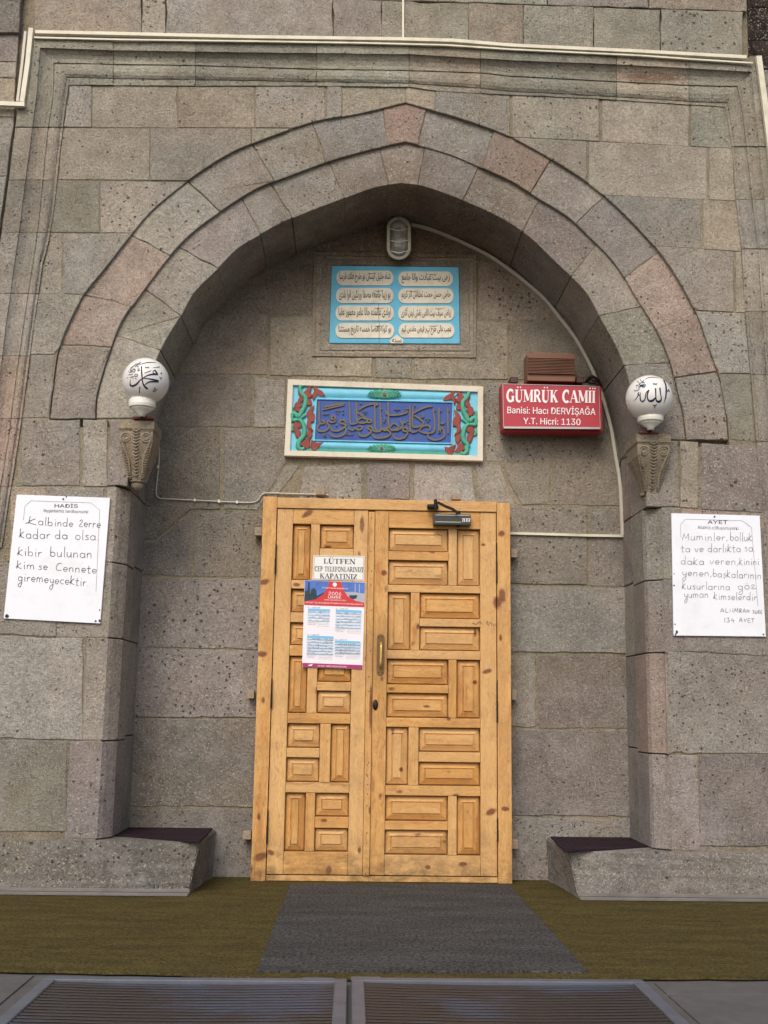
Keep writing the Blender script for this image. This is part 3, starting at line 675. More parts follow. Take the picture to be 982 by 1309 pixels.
# spandrel field between moulding and outer ring: column-sampled stones clipped by the arch
A0L = sorted([(x, y) for x, y in A0 if x <= 518]); A0R = sorted([(x, y) for x, y in A0 if x >= 518])
def arch_y(x):
    if x < 62 or x > 933: return 2000
    return interp(A0L, x) if x <= 518 else interp(A0R, x)
def field(xl, xr, yt, yb, col, Y=YF):
    """xl/xr and yt/yb may be functions; stone is clipped by the arch"""
    fx = lambda v, y: v(y) if callable(v) else v
    fy = lambda v, x: v(x) if callable(v) else v
    ym = (fy(yt, fx(xl, 300) if not callable(xl) else 60)+fy(yb, 60 if callable(xl) else xl))/2 if not callable(xl) else None
    # corners
    def corner(xv, yv, guess):
        y = guess
        for _ in range(4): x = fx(xv, y); y = fy(yv, x)
        return x, y
    g0 = fy(yt, 300); g1 = fy(yb, 300)
    tl = corner(xl, yt, g0); tr = corner(xr, yt, g0); br = corner(xr, yb, g1); bl = corner(xl, yb, g1)
    N = max(6, int((tr[0]-tl[0])/5)); top = []; bot = []
    for i in range(N+1):
        xt = lerp(tl[0], tr[0], i/N); xb = lerp(bl[0], br[0], i/N)
        y0 = fy(yt, xt); y1 = fy(yb, xb)
        # clip along the (nearly vertical) line
        lo, hi = 0.0, 1.0
        X = lambda s: lerp(xt, xb, s); Yv = lambda s: lerp(y0, y1, s)
        if Yv(0) >= arch_y(X(0))-2: continue
        if Yv(1) > arch_y(X(1)):
            for _ in range(20):
                m = (lo+hi)/2
                if Yv(m) < arch_y(X(m)): lo = m
                else: hi = m
            s = lo
        else: s = 1.0
        top.append((X(0), Yv(0))); bot.append((X(s), Yv(s)))
    if len(top) < 3: return
    poly = top+bot[::-1]
    # drop near-duplicate points
    q = [poly[0]]
    for p in poly[1:]:
        if math.hypot(p[0]-q[-1][0], p[1]-q[-1][1]) > 1.2: q.append(p)
    # thin out straight top
    put('stone', stone_xz(w2(q, Y), Y, step=.06), col)
iL = lambda y: interp(inL, y); iR = lambda y: interp(inR, y); tp = lambda x: interp(t4, x)
yA_L = lambda x: 163+(x-60)*.004; yB_L = lambda x: 230+(x-60)*.01; yC_L = lambda x: 297.5+(x-60)*.008; yD_L = lambda x: 374+(x-40)*.05; yE_L = lambda x: 453; yF_L = lambda x: 534
yA_R = lambda x: 175+(x-652)*.052; yB_R = lambda x: 250+(x-786)*.045; yC_R = lambda x: 315+(x-850)*.07; yD_R = lambda x: 397+(x-894)*.05; yE_R = lambda x: 478; yF_R = lambda x: 562+(x-934)*.09
for a, b, c in [(iL, 118, G), (118, 227, WARM), (227, 326, TN), (326, 416, G), (418, 437, lin(150, 146, 140)), (437, 518.5, TN), (519, 557, TN)]: field(a, b, tp, yA_L, c)
field(557, 652, tp, yA_R, G)
for a, b, c in [(655, 766, WARM), (770, 881, WARM), (883, iR, GG)]: field(a, b, tp, yA_R, c)
for a, b, c in [(iL, 192, WARM), (192, 322, G), (322, 420, GG)]: field(a, b, yA_L, yB_L, c)
for a, b, c in [(652, 750, WARM), (753, 904, WARM), (907, iR, TN)]: field(a, b, yA_R, yB_R, c)
for a, b, c in [(iL, 128, GG), (128, 250, G)]: field(a, b, yB_L, yC_L, c)
for a, b, c in [(770, 896, lin(132, 128, 120)), (899, iR, TN)]: field(a, b, yB_R, yC_R, c)
for a, b, c in [(iL, 79, G), (80, 180, G)]: field(a, b, yC_L, yD_L, c)
for a, b, c in [(830, 938, G), (941, iR, TN)]: field(a, b, yC_R, yD_R, c)
field(iL, 118, yD_L, yE_L, G); field(iL, 80, yE_L, yF_L, DK)
field(880, iR, yD_R, yE_R, G); field(905, iR, yE_R, yF_R, GG)

# mortar sheet of the whole front with the archway cut out
JL_B, JR_B = -1.40, 1.79
def mortar_front():
    out = [(-60, 545)] + [(x, y) for x, y in []]
    arch = shift_out(A0, 1.2)
    arch[0] = (62, 545); arch[-1] = (933, 572)
    wp = [(-4.2, 0.0), (-4.2, 6.4), (4.6, 6.4), (4.6, 0.0)]
    a = w2(arch, YF)
    xl, xr = a[0][0], a[-1][0]
    xjl, xjr = -1.352, 1.748
    poly = wp + [(xjr, 0.0), (xjr, a[-1][1]), (xr, a[-1][1])] + a[::-1][1:-1] + [(xl, a[0][1]), (xjl, a[0][1]), (xjl, 0.0)]
    return prism_xz(poly, YF+.0048, YF+.05)
wall.part('mortar_joint', mortar_front(), M['mortar'], color=lin(146, 138, 118))

for (x0_, x1_, z0_, z1_) in ((-4.2, JL_B, 0, 2.62), (JR_B, 4.6, 0, 2.62), (-4.2, 4.6, 4.35, 6.4)):
    bm = bmesh.new(); box(bm, x0_, x1_, -.515, .12, z0_, z1_); wall.part('masonry_core', bm, M['mortar'], color=lin(146, 138, 118))
# courses above the moulding and the flanking walls
YU = YF-.03
def quad(pts, col, Y, **kw): put('stone', stone_xz(w2(pts, Y), Y, **kw), col)
def rowq(y0, y1, xs, cols, Y, sl=0.0, **kw):
    f = (lambda v, x: v(x) if callable(v) else v+sl*(x-500))
    for i in range(len(xs)-1):
        a, b = xs[i], xs[i+1]; n = max(1, int((b-a)/60))
        top = [(lerp(a, b, k/n), f(y0, lerp(a, b, k/n))) for k in range(n+1)]; bot = [(lerp(a, b, k/n), f(y1, lerp(a, b, k/n))) for k in range(n+1)]
        quad(top+bot[::-1], cols[i % len(cols)], Y, **kw)
tb = lambda x: interp([(27, 47), (45, 48), (325, 51), (515, 53), (654, 61), (820, 69), (955, 78)], x)
rowq(lambda x: 1+(x-500)*.03, tb, [44, 181, 212, 426, 488, 599, 669, 759, 845, 950], [BR, WARM, DK, DK, GG, BR, GG, GG, GG], YU)
rowq(lambda x: -52+(x-500)*.03, lambda x: 1+(x-500)*.03, [30, 150, 300, 420, 560, 700, 830, 955], [BR, DK, BR, G, GG, DK, BR], YU)
rowq(lambda x: -110+(x-500)*.03, lambda x: -52+(x-500)*.03, [30, 220, 360, 500, 640, 780, 955], [G, BR, DK], YU)
rowq(lambda x: -170+(x-500)*.03, lambda x: -110+(x-500)*.03, [30, 160, 320, 470, 600, 740, 880, 955], [BR, G, DK], YU)
rowq(lambda x: -235+(x-500)*.03, lambda x: -170+(x-500)*.03, [30, 240, 400, 530, 700, 820, 955], [G, DK, BR], YU)
# left flank, set apart by the deep groove
ys = [-235, -170, -110, -52, 0, 42, 79, 100, 150, 225, 291, 372, 455, 535, 622]
gl = lambda y: interp([(-235, 62), (0, 27), (42, 24), (100, 20)]+[(q, v-3) for q, v in goL if q >= 130], y)
for k in range(len(ys)-1):
    a, b = ys[k], ys[k+1]
    quad([(-70, a), (gl(a), a), (gl(b), b), (-70, b)], [VI, G, TN, G, GL][k % 5] if b > 42 else lin(92, 84, 80), YU+(-.02 if b <= 42 else 0))
    if k % 2 == 0: quad([(-260, a), (-72, a), (-72, b), (-260, b)], G, YU)
    else: quad([(-200, a), (-72, a), (-72, b), (-200, b)], DK, YU)
# right flank, its shadow painted as dark colour on the top stones
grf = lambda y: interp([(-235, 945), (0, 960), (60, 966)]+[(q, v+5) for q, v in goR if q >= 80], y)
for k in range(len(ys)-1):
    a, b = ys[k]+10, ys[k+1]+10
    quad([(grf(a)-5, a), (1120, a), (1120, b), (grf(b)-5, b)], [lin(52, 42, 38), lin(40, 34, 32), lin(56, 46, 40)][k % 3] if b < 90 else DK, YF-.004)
put('stone', prism_xz([(xo_, z_) for xo_, z_ in w2([(953, -60), (966, -60), (966, 70), (957, 70)], YF)], YF-.002, YF+.02), lin(40, 34, 32))  # dark strip that paints the shade of the groove at the top right

# piers either side of the opening
JL, JR = -1.284, 1.661          # jamb faces
CL, CR = -1.345, 1.752          # outer edge of the chamfers on the front
def zof(px, py, Y=YF): return P(px, py, Y).z
def xof(px, py, Y=YF): return P(px, py, Y).x
def plan_block(plan, z0, z1, col, gap=.003, bev=.004):
    """corner stone: plan outline (x,y) extruded up"""
    bm = bmesh.new()
    if area2(plan) < 0: plan = plan[::-1]
    z0 += gap; z1 -= gap; q = inset(plan, bev)
    rings = [[bm.verts.new((x, y, z)) for x, y in pl] for pl, z in ((q, z0), (plan, z0+bev), (plan, z1-bev), (q, z1))]
    for a, b in zip(rings, rings[1:]):
        for i in range(len(plan)): bm.faces.new((a[i-1], a[i], b[i], b[i-1]))
    bm.faces.new(rings[0]); bm.faces.new(rings[-1])
    put('stone', bm, col)
zB = .270                        # bench top
lz = [zB, zof(110, 947), zof(110, 815), zof(140, 719), zof(150, 622), zof(150, 536)]
rz = [.244, zof(900, 965), zof(900, 835), zof(850, 741), zof(850, 648), zof(850, 563)]
cl_col = [VI, G, G, G, G]; cr_col = [VI, PK, VI, G, G]
for k in range(5):
    dj = random.uniform(-.004, .004)
    xo = xof(87, 1000) if k == 0 else (xof(108, 880) if k == 1 else xof(128, 760) if k == 2 else xof(134, 680) if k == 3 else xof(139, 580))
    if k < 4: plan_block([(xo, YF+.002), (CL, YF+.002), (CL+.02, YF+.025), (JL-.012, YF+.075), (JL, YF+.10), (JL+.001+dj, -.27), (JL-.1, -.27), (xo, -.40)], lz[k], lz[k+1], cl_col[k])
    xo2 = xof(893, 1020) if k == 0 else (xof(852, 900) if k == 1 else xof(872, 790) if k == 2 else xof(870, 700) if k == 3 else xof(868, 600))
    if k < 4: plan_block([(xo2, YF+.002), (CR, YF+.002), (CR-.02, YF+.025), (JR+.012, YF+.07), (JR, YF+.10), (JR+dj, -.24), (JR+.1, -.24), (xo2, -.40)], rz[k], rz[k+1], cr_col[k])
    # the inner jamb stones reach the back wall
    plan_block([(JL-.15, -.265), (JL+dj, -.265), (JL-.003, .03), (JL-.15, .03)], lz[k]+.02*(k % 2) if k else 0, lz[k+1]+.02*((k+1) % 2), cl_col[(k+2) % 5])
    plan_block([(JR+.15, -.235), (JR-dj, -.235), (JR+.003, .03), (JR+.15, .03)], rz[k]+.02*(k % 2) if k else 0, rz[k+1]+.02*((k+1) % 2), cr_col[(k+2) % 5])
# impost stones above the piers, beside the corbels (follow the arch foot)
def impost(pxs, zt, zb_, xin_t, xin_b, col, side):
    bm = bmesh.new()
    # front quad with slightly curved inner edge, running back to the rear wall
    xo = pxs; pts = [(xo, zb_), (xin_b, zb_), (lerp(xin_b, xin_t, .4), lerp(zb_, zt, .5)), (xin_t, zt), (xo, zt)]
    return stone_xz(pts, YF-.002, depth=.60, gap=.0025)
aL = P(177, 535, Y2); aR = P(820, 562, Y2)
put('stone', impost(xof(139, 580), lz[5], lz[4], aL.x, JL, G, -1), VI)
put('stone', impost(xof(868, 600), rz[5], rz[4], aR.x, JR, G, 1), DK)
# pier faces
rowq(535.5, 621.5, [27, 103], [DK], YF); rowq(536, 622, [106, 137.5], [G], YF); 
rowq(lambda x: 621.5+(x-20)*.02, lambda x: 719, [12, 60, 133], [TN, G], YF); rowq(719, lambda x: 811.7+(x-0)*.035, [-40, 72, 127], [G, G], YF)
rowq(lambda x: 811.7+x*.035, lambda x: 945+x*.02, [-60, 107], [GL], YF)
rowq(lambda x: 945+x*.02, lambda x: zPX if False else 1064, [-60, 86], [GG], YF)
rowq(lambda x: 565+(x-900)*.06, lambda x: 648+(x-850)*.06, [869, 893], [TN], YF); rowq(lambda x: 566+(x-900)*.06, lambda x: 648+(x-850)*.06, [897, 978, 1060], [VI, G], YF)
rowq(lambda x: 648+(x-850)*.06, lambda x: 741+(x-850)*.03, [871, 960, 1060], [PK, G], YF); rowq(lambda x: 741+(x-850)*.03, lambda x: 832+(x-850)*.06, [873, 1060], [DK], YF)
rowq(lambda x: 832+(x-850)*.06, lambda x: 964, [853, 1060], [G], YF); rowq(964, 1082, [894, 1060], [VI], YF)
# plainer courses of the wall carried on beyond the picture
for sgn, xa, xb in ((-1, -4.15, -2.35), (1, 2.9, 4.55)):
    z = zB
    for r in range(9):
        h = .44+.05*math.sin(r*2.1); xs = [xa, lerp(xa, xb, .33+.17*(r % 2)), lerp(xa, xb, .75+.08*(r % 2)), xb]
        for i in range(3): put('stone', stone_xz([(xs[i], z), (xs[i+1], z), (xs[i+1], z+h), (xs[i], z+h)], YF-.01, step=.3), [G, DK, BR, GG][(r+i) % 4])
        z += h

# back wall of the niche
YB = 0.0
mb = prism_xz([(-1.6, 0), (-1.6, 4.4), (2.1, 4.4), (2.1, 0)], YB+.0048, YB+.1); wall.part('mortar_joint', mb, M['mortar'], color=lin(146, 138, 118))
def bq(pts, col, **kw): quad(pts, col, YB, **kw)
D_ = lin(120, 108, 98)
bq([(170, 547), (282, 547), (282, 650), (282, 652), (244, 652), (200, 690), (170, 690)], D_); bq([(286, 548), (366, 549), (366, 592), (330, 652), (286, 651)], G)
bq([(170, 480), (321, 481), (321, 546), (170, 545)], D_); bq([(325, 483), (365, 485), (364, 546), (325, 546)], GL)
bq([(200, 402), (342, 403), (342, 479), (200, 478)], BR); bq([(270, 335), (401, 337), (399, 402), (270, 400)], BR)
bq([(345, 405), (400, 405), (400, 457), (476, 457), (476, 482), (345, 480)], TN)
bq([(480, 457), (527, 457), (527, 484), (480, 483)], GG)
bq([(530, 457), (609, 458), (609, 410), (650, 412), (650, 485), (530, 485)], TN)
bq([(612, 335), (720, 338), (740, 410), (612, 408)], BR); bq([(654, 412), (760, 413), (775, 485), (654, 485)], lin(134, 120, 106)) 
bq([(330, 265), (498, 262), (498, 322), (330, 322)], BR); bq([(500, 260), (700, 262), (700, 326), (500, 322)], BR)
bq([(620, 488), (700, 489), (704, 590), (640, 592), (620, 590)], G); bq([(704, 488), (800, 490), (812, 648), (705, 646)], D_)
bq([(368, 486), (616, 492), (616, 588), (368, 584)], G)    # stone behind the carved panel
# relieving arch over the door
for q, c in [([(332, 652), (366, 594), (387, 592), (352, 640)], G), ([(389, 596), (463, 592), (464, 640), (380, 640)], GL), ([(466, 590), (526, 590), (524, 640), (470, 640)], VI),
             ([(529, 592), (603, 595), (610, 644), (528, 642)], GL), ([(606, 592), (640, 594), (664, 660), (616, 650)], G)]: 
    put('voussoir', stone_xz(w2(q, YB), YB, gap=.006), c)
bq([(644, 594), (703, 592), (703, 645), (668, 646), (652, 620)], D_); bq([(668, 648), (751, 649), (751, 700), (751, 748), (640, 746), (640, 640)], D_); bq([(754, 650), (815, 650), (815, 750), (754, 750)], DK)
bq([(170, 692), (200, 692), (245, 655), (244, 737), (170, 735)], DK); bq([(248, 655), (345, 655), (340, 738), (248, 738)], D_)
bq([(165, 738), (340, 740), (340, 831), (165, 827)], VI); bq([(160, 829), (335, 832), (335, 917), (160, 917)], VI)
bq([(155, 918), (335, 918), (335, 1033), (155, 1031)], lin(126, 116, 108)); bq([(150, 1033), (330, 1035), (330, 1125), (150, 1125)], lin(134, 128, 124), gap=.002, bev=.003)
bq([(640, 749), (815, 752), (815, 836), (640, 834)], GL); bq([(640, 837), (686, 837), (686, 930), (640, 930)], G); bq([(689, 837), (815, 839), (815, 932), (689, 931)], lin(120, 104, 100))
bq([(640, 932), (820, 934), (820, 1044), (640, 1043)], VI); bq([(640, 1045), (820, 1046), (820, 1128), (640, 1128)], lin(134, 128, 124), gap=.002, bev=.003)
# sunk frame round the upper inscription
def frame_strip(outer, inner, Ya, Yb_, nm, col):
    bm = bmesh.new()
    o = [bm.verts.new(P(x, y, Ya)) for x, y in outer]; i_ = [bm.verts.new(P(x, y, Yb_)) for x, y in inner]; ob = [bm.verts.new((v.co.x, Ya+.06, v.co.z)) for v in o]; ib = [bm.verts.new((v.co.x, Yb_+.03, v.co.z)) for v in i_]
    for k in range(4): bm.faces.new((o[k-1], o[k], i_[k], i_[k-1])); bm.faces.new((o[k-1], o[k], ob[k], ob[k-1])); bm.faces.new((i_[k-1], i_[k], ib[k], ib[k-1]))
    put(nm, bm, col)
frame_strip([(402, 322.5), (609, 326), (609, 457), (398.5, 455)], [(405.5, 326.5), (605.5, 329.5), (605.5, 453.5), (402.5, 452)], YB-.009, YB-.009, 'moulding_stone', lin(140, 116, 96))
frame_strip([(405.8, 326.8), (605.2, 329.8), (605.2, 453.2), (402.8, 451.7)], [(412, 331), (600, 333.5), (600.5, 448.5), (409, 447.5)], YB-.002, YB-.002, 'moulding_stone', TN)
frame_strip([(412.3, 331.3), (599.7, 333.8), (600.2, 448.2), (409.3, 447.2)], [(424, 339), (587.5, 341), (588.5, 440), (420.5, 439)], YB-.008, YB-.003, 'moulding_stone', WARM)

# stone benches at the foot of the piers
def bench(xa, xb, inner, zB):
    """solid bench block with slanting inner end; inner = +1 when the doorway is to the right"""
    bm = bmesh.new()
    xi = xb if inner > 0 else xa; xo = xa if inner > 0 else xb
    s = inner
    pts = [(xo, -.62, 0), (xi-.045*s, -.625, 0), (xi, -.02, 0), (xo, -.02, 0)]
    lo = [bm.verts.new(p) for p in [(xo, -.625, 0), (xi-.05*s, -.628, 0.0), (xi+.0*s, .01, 0.0), (xo, .01, 0)]]
    hi = [bm.verts.new(p) for p in [(xo, -.618, zB), (xi-.002*s, -.612, zB-.004), (xi+.012*s, .01, zB), (xo, .01, zB)]]
    bm.faces.new(lo); bm.faces.new(hi)
    for k in range(4): bm.faces.new((lo[k-1], lo[k], hi[k], hi[k-1]))
    bmesh.ops.subdivide_edges(bm, edges=bm.edges[:], cuts=7, use_grid_fill=True)
    for v in bm.verts:
        if v.co.y < -.05: v.co += Vector((random.uniform(-.002, .002), random.uniform(-.003, .003), random.uniform(-.002, .002)))
    bmesh.ops.bevel(bm, geom=[e for e in bm.edges if e.calc_face_angle(0) > .8], offset=.008, segments=2, affect='EDGES')
    return bm
put('bench', bench(-4.15, -.79, 1, .270), lin(88, 86, 85)); put('bench', bench(1.176, 4.55, -1, .244), lin(96, 90, 90))

# carved corbels carrying the globe lamps
def corbel(cx, zt, wtop, yf, yb, hh, flip):
    """square capital: plate, scrolled body narrowing to a neck, fluted drop"""
    yc = (yf+yb)/2; hw = wtop/2; hd = (yb-yf)/2
    prof = [(1.0, 0), (1.0, -.058), (.955, -.066), (.93, -.075), (.93, -.150), (.86, -.190), (.74, -.245), (.62, -.300), (.52, -.345), (.44, -.385), (.42, -.398)]
    sc = hh/.398
    bm = bmesh.new(); rings = []
    NS = 8
    for k, z in prof:
        r = []
        flute = 0 if z > -.16 else min(1, (-z-.16)/.06)
        for side in range(4):
            for j in range(NS):
                u = -1+2*j/NS
                a = abs(u); dip = flute*(.10*math.exp(-((a-.62)/.22)**2)) + (0.0 if z > -.08 else .0)
                rr = 1-dip
                x, y = [(u, -rr), (rr, u), (-u, rr), (-rr, -u)][side]
                r.append(bm.verts.new((cx+x*hw*k, yc+y*hd*k - (1-k)*hd*.0, zt+z*sc)))
        rings.append(r)
    for a, b in zip(rings, rings[1:]):
        for i in range(len(a)): bm.faces.new((a[i-1], a[i], b[i], b[i-1]))
    bm.faces.new(rings[0]); bm.faces.new(rings[-1])
    c = put('corbel', bm, lin(120, 100, 72), 'carved')
    # chevron ribs down the middle, bosses, neck ring and drop
    b2 = bmesh.new()
    for k in range(15):
        z = zt-(.070+.0215*k)*sc; wd = hw*(.20-.006*k); kk = interp([(.0, 1.0), (.15, .93), (.19, .86), (.245, .74), (.30, .62), (.345, .52), (.4, .42)], (.070+.0215*k))
        yy = yc-hd*kk-.001
        pts = [(cx-wd, yy, z+.009*sc), (cx-wd*.5, yy-.004, z-.001), (cx, yy-.006, z-.006*sc), (cx+wd*.5, yy-.004, z-.001), (cx+wd, yy, z+.009*sc)]
        tube(b2, pts, .0042, 6)
    for sx in (-1, 1):
        for k in range(13):
            q = .19+.0165*k; kk = interp([(.15, .93), (.19, .86), (.245, .74), (.30, .62), (.345, .52), (.4, .42)], q)
            yy = yc-hd*kk-.002; x = cx+sx*hw*kk*.80
            tube(b2, [(x-.010, yy, zt-q*sc+.006), (x, yy-.004, zt-q*sc-.001), (x+.010, yy, zt-q*sc+.006)], .0036, 5)
        ctr = Vector((cx+sx*hw*.58, yc-hd*.93, zt-.118*sc))
        for rad in (.026, .014):
            tube(b2, [ctr+Vector((rad*math.cos(a), -.002, rad*math.sin(a))) for a in [2*math.pi*i/12 for i in range(13)]], .0045, 5)
        # S-scroll from boss down to the neck
        sp = [(sx*hw*.84, -.14), (sx*hw*.66, -.19), (sx*hw*.42, -.27), (sx*hw*.34, -.36)]
        tube(b2, [(cx+a, yc-hd*interp([(.15, .93), (.19, .86), (.245, .74), (.30, .62), (.345, .52), (.4, .42)], -b)-.002, zt+b*sc) for a, b in smooth(sp, 4)], .006, 6)
    put('carving', b2, lin(118, 98, 70), 'carved', parent=c)
    b3 = bmesh.new()
    lathe(b3, (cx, yc-.0, zt-.398*sc), [(hw*.50, .004), (hw*.52, -.004), (hw*.50, -.012), (hw*.36, -.016), (hw*.37, -.03), (hw*.30, -.044), (hw*.16, -.056)], 20)
    put('drop', b3, lin(118, 94, 68), 'carved', parent=c)
yf_ = -.655
pL0, pL1 = P(152, 538, yf_), P(197.5, 538, yf_); corbel((pL0.x+pL1.x)/2, P(175, 537.5, yf_).z, pL1.x-pL0.x, yf_, yf_+.25, P(175, 537.5, yf_).z-P(175, 609, yf_).z, 1)
pR0, pR1 = P(813.7, 556, yf_), P(857.5, 556, yf_); corbel((pR0.x+pR1.x)/2, P(835, 554.5, yf_).z, pR1.x-pR0.x, yf_, yf_+.26, P(835, 554.5, yf_).z-P(830, 626, yf_).z, -1)

# ================================================================ THE DOOR
YD = -0.16
door = Thing('wooden_door', 'knotty varnished pine double door with small raised panels closing the stone archway', 'door', (0.19, -0.1, 0.0))
dz = lambda x, y: P(x, y, YD).z
dx_ = lambda x, y: P(x, y, YD).x
def knot(px, py, a, b, ang=0): p = P(px, py, YD); return (p.x, p.z, a*.0047, b*.0047, math.radians(ang))
KN = [knot(338, 744, 7, 4, 15), knot(393, 656, 4, 9, -55), knot(335, 836, 7, 4), knot(641, 682, 5, 4, 20), knot(618, 696, 3, 2), knot(623, 858, 7, 3, 15), knot(333, 1095, 9, 5, 20), knot(346, 1090, 5, 3, -30),
      knot(420, 1113, 4, 6, -10), knot(608, 808, 2, 5), knot(628, 1038, 8, 4, 25), knot(646, 1034, 5, 3), knot(592, 1105, 6, 3), knot(547, 1109, 4, 3), knot(414, 1049, 4, 2.4), knot(513, 984, 3, 3), knot(379, 747, 5, 2.5), knot(463, 670, 3, 12, 0),
      knot(491, 732, 4, 4), knot(640, 815, 2, 5), knot(608, 872, 3, 3), knot(546, 903, 5, 2), knot(574, 919, 3, 3), knot(636, 770, 6, 9), knot(642, 762, 5, 10), knot(474, 905, 2, 30)]
M['wood_v'] = mat_wood('pine_upright_grain', 'z', KN[:14]); M['wood_h'] = mat_wood('pine_level_grain', 'x', KN[14:])
M['wood_v'] = mat_wood('pine_upright_grain', 'z', KN); M['wood_h'] = mat_wood('pine_level_grain', 'x', KN)
def dbox(name, x0, x1, z0, z1, yf, yb, mat, parent=None, bev=.003):
    bm = bmesh.new(); box(bm, x0, x1, yf, yb, z0, z1, bev, 2)
    return door.part(name, bm, M[mat], parent=parent)
# outer frame
xoL0, xoL1 = dx_(328.5, 880), dx_(347, 880); xoR0, xoR1 = dx_(636, 880), dx_(653.5, 880)
zt = dz(490, 637.5); zh = dz(490, 651.5)
dbox('frame_post', xoL0, xoL1-.001, .004, zt, YD, -.03, 'wood_v'); dbox('frame_post', xoR0+.001, xoR1, .004, zt-.012, YD, -.03, 'wood_v')
dbox('frame_head', xoL1+.001, xoR0-.001, zh, zt-.004, YD+.002, -.03, 'wood_h')
dbox('threshold', xoL1+.001, xoR0-.001, .006, .036, YD+.012, -.03, 'wood_h')
for k in range(3): pass
def panel_mesh(x0, x1, z0, z1, Y):
    """raised field: sunk border, bevelled slope, groove, proud centre"""
    bm = bmesh.new(); w_ = x1-x0; h_ = z1-z0; m = min(.040, min(w_, h_)*.32)
    loops = [(0, .050), (.0068, .050), (.0072, .030), (.010, .028), (m-.005, .016), (m-.003, .023), (m+.001, .023), (m+.004, .013), ]
    R_ = []
    for i, y in loops: R_.append([bm.verts.new(v) for v in ((x0+i, Y+y, z0+i), (x1-i, Y+y, z0+i), (x1-i, Y+y, z1-i), (x0+i, Y+y, z1-i))])
    for a, b in zip(R_, R_[1:]):
        for k in range(4): bm.faces.new((a[k-1], a[k], b[k], b[k-1]))
    bm.faces.new(R_[-1])
    bk = [bm.verts.new((v.co.x, Y+.052, v.co.z)) for v in R_[0]]
    for k in range(4): bm.faces.new((R_[0][k-1], R_[0][k], bk[k], bk[k-1]))
    bm.faces.new(bk[::-1]); return bm
def leaf(x0, x1, xl, xr, xc, ztop, zbot, rows, yl, handle):
    """rows: (y top px, y bottom px, kind, split1, split2, mid1, mid2); kind 'V' = upright panel on the left"""
    lf = dbox('door_leaf', x0+.004, x1-.004, zbot+.004, ztop-.004, yl+.053, yl+.062, 'wood_v', bev=0)
    dbox('stile', x0, xl, zbot, ztop, yl, yl+.035, 'wood_v', lf); dbox('stile', xr, x1, zbot, ztop, yl, yl+.035, 'wood_v', lf)
    zs = [(dz(xc, a), dz(xc, b)) for a, b, *_ in rows]
    prev = ztop
    for (a, b) in zs:
        dbox('rail', xl+.0013, xr-.0013, a, prev, yl+.0012, yl+.035, 'wood_h', lf, .0035); prev = b
    dbox('rail', xl+.0013, xr-.0013, zbot, prev, yl+.0012, yl+.035, 'wood_h', lf, .0035)
    for (a, b), (_, _, kind, s1, s2, m1, m2) in zip(zs, rows):
        sa, sb = xl+(xr-xl)*s1, xl+(xr-xl)*s2
        dbox('muntin', sa, sb, b+.0014, a-.0014, yl+.002, yl+.035, 'wood_v', lf, .0035)
        zm1, zm2 = dz(xc, m1), dz(xc, m2)
        if kind == 'V': v0, v1, h0, h1 = xl, sa, sb, xr
        else: v0, v1, h0, h1 = sb, xr, xl, sa
        dbox('rail', h0+.0014, h1-.0014, zm2, zm1, yl+.0025, yl+.035, 'wood_h', lf, .0035)
        for args, mt in (((v0, v1, b, a), 'wood_v'), ((h0, h1, zm1, a), 'wood_h'), ((h0, h1, b, zm2), 'wood_h')):
            door.part('panel', panel_mesh(*args, yl), M[mt], parent=lf)
    return lf
g = .0035
YL = YD+.012
lx0, lx1 = xoL1+g, dx_(467.2, 880)
rx0, rx1 = dx_(476.3, 880), xoR0-g
ztl, zbl = zh-g, .042
L_rows = [(669.5, 741.5, 'V', .30, .445, 700.5, 712.5), (752.5, 825, 'H', .555, .69, 783, 795.5), (838.5, 912, 'V', .30, .455, 871.5, 882.5), (924.8, 1000.5, 'H', .525, .69, 956.5, 968.5), (1013.5, 1089.5, 'V', .325, .47, 1044.5, 1058.5)]
R_rows = [(675, 748, 'H', .655, .745, 705, 716), (757.2, 831.5, 'V', .25, .345, 790.5, 800.5), (842.5, 918, 'H', .66, .745, 875.5, 886), (929.8, 1004.8, 'V', .24, .345, 961.5, 974), (1017.4, 1094, 'H', .66, .75, 1050.5, 1061.5)]
leafL = leaf(lx0, lx1, dx_(368.3, 880), dx_(449, 880), 410, ztl, zbl, L_rows, YL, False)
leafR = leaf(rx0, rx1, dx_(494.3, 880), dx_(614.6, 880), 555, ztl, zbl, R_rows, YL, True)
bm = bmesh.new(); box(bm, lx1+.002, rx0-.002, YD+.002, YL+.03, zbl-.002, ztl-.01, .004, 2)
astragal = door.part('cover_strip', bm, M['wood_v'], parent=leafR)
bm = bmesh.new()
for py in [662, 705, 730, 748, 780, 832, 865, 884, 975, 978, 990, 992, 1003, 1015, 1030, 1065, 1078, 1117]:
    p = P(0, py, YD); x = lerp(dx_(475, 660), dx_(469, 1110), 0)*.5+(lx1+rx0)/4 + random.uniform(-.006, .006); x = (lx1+rx0)/2+random.uniform(-.007, .007); z = dz(473, py)
    blob(bm, [(x+.0035*math.cos(a), z+.004*math.sin(a)) for a in [i*math.pi/3 for i in range(6)]], lambda a, b: Vector((a, YD+.0012, b)))
door.part('nail_head', bm, M['iron'], parent=leafR)
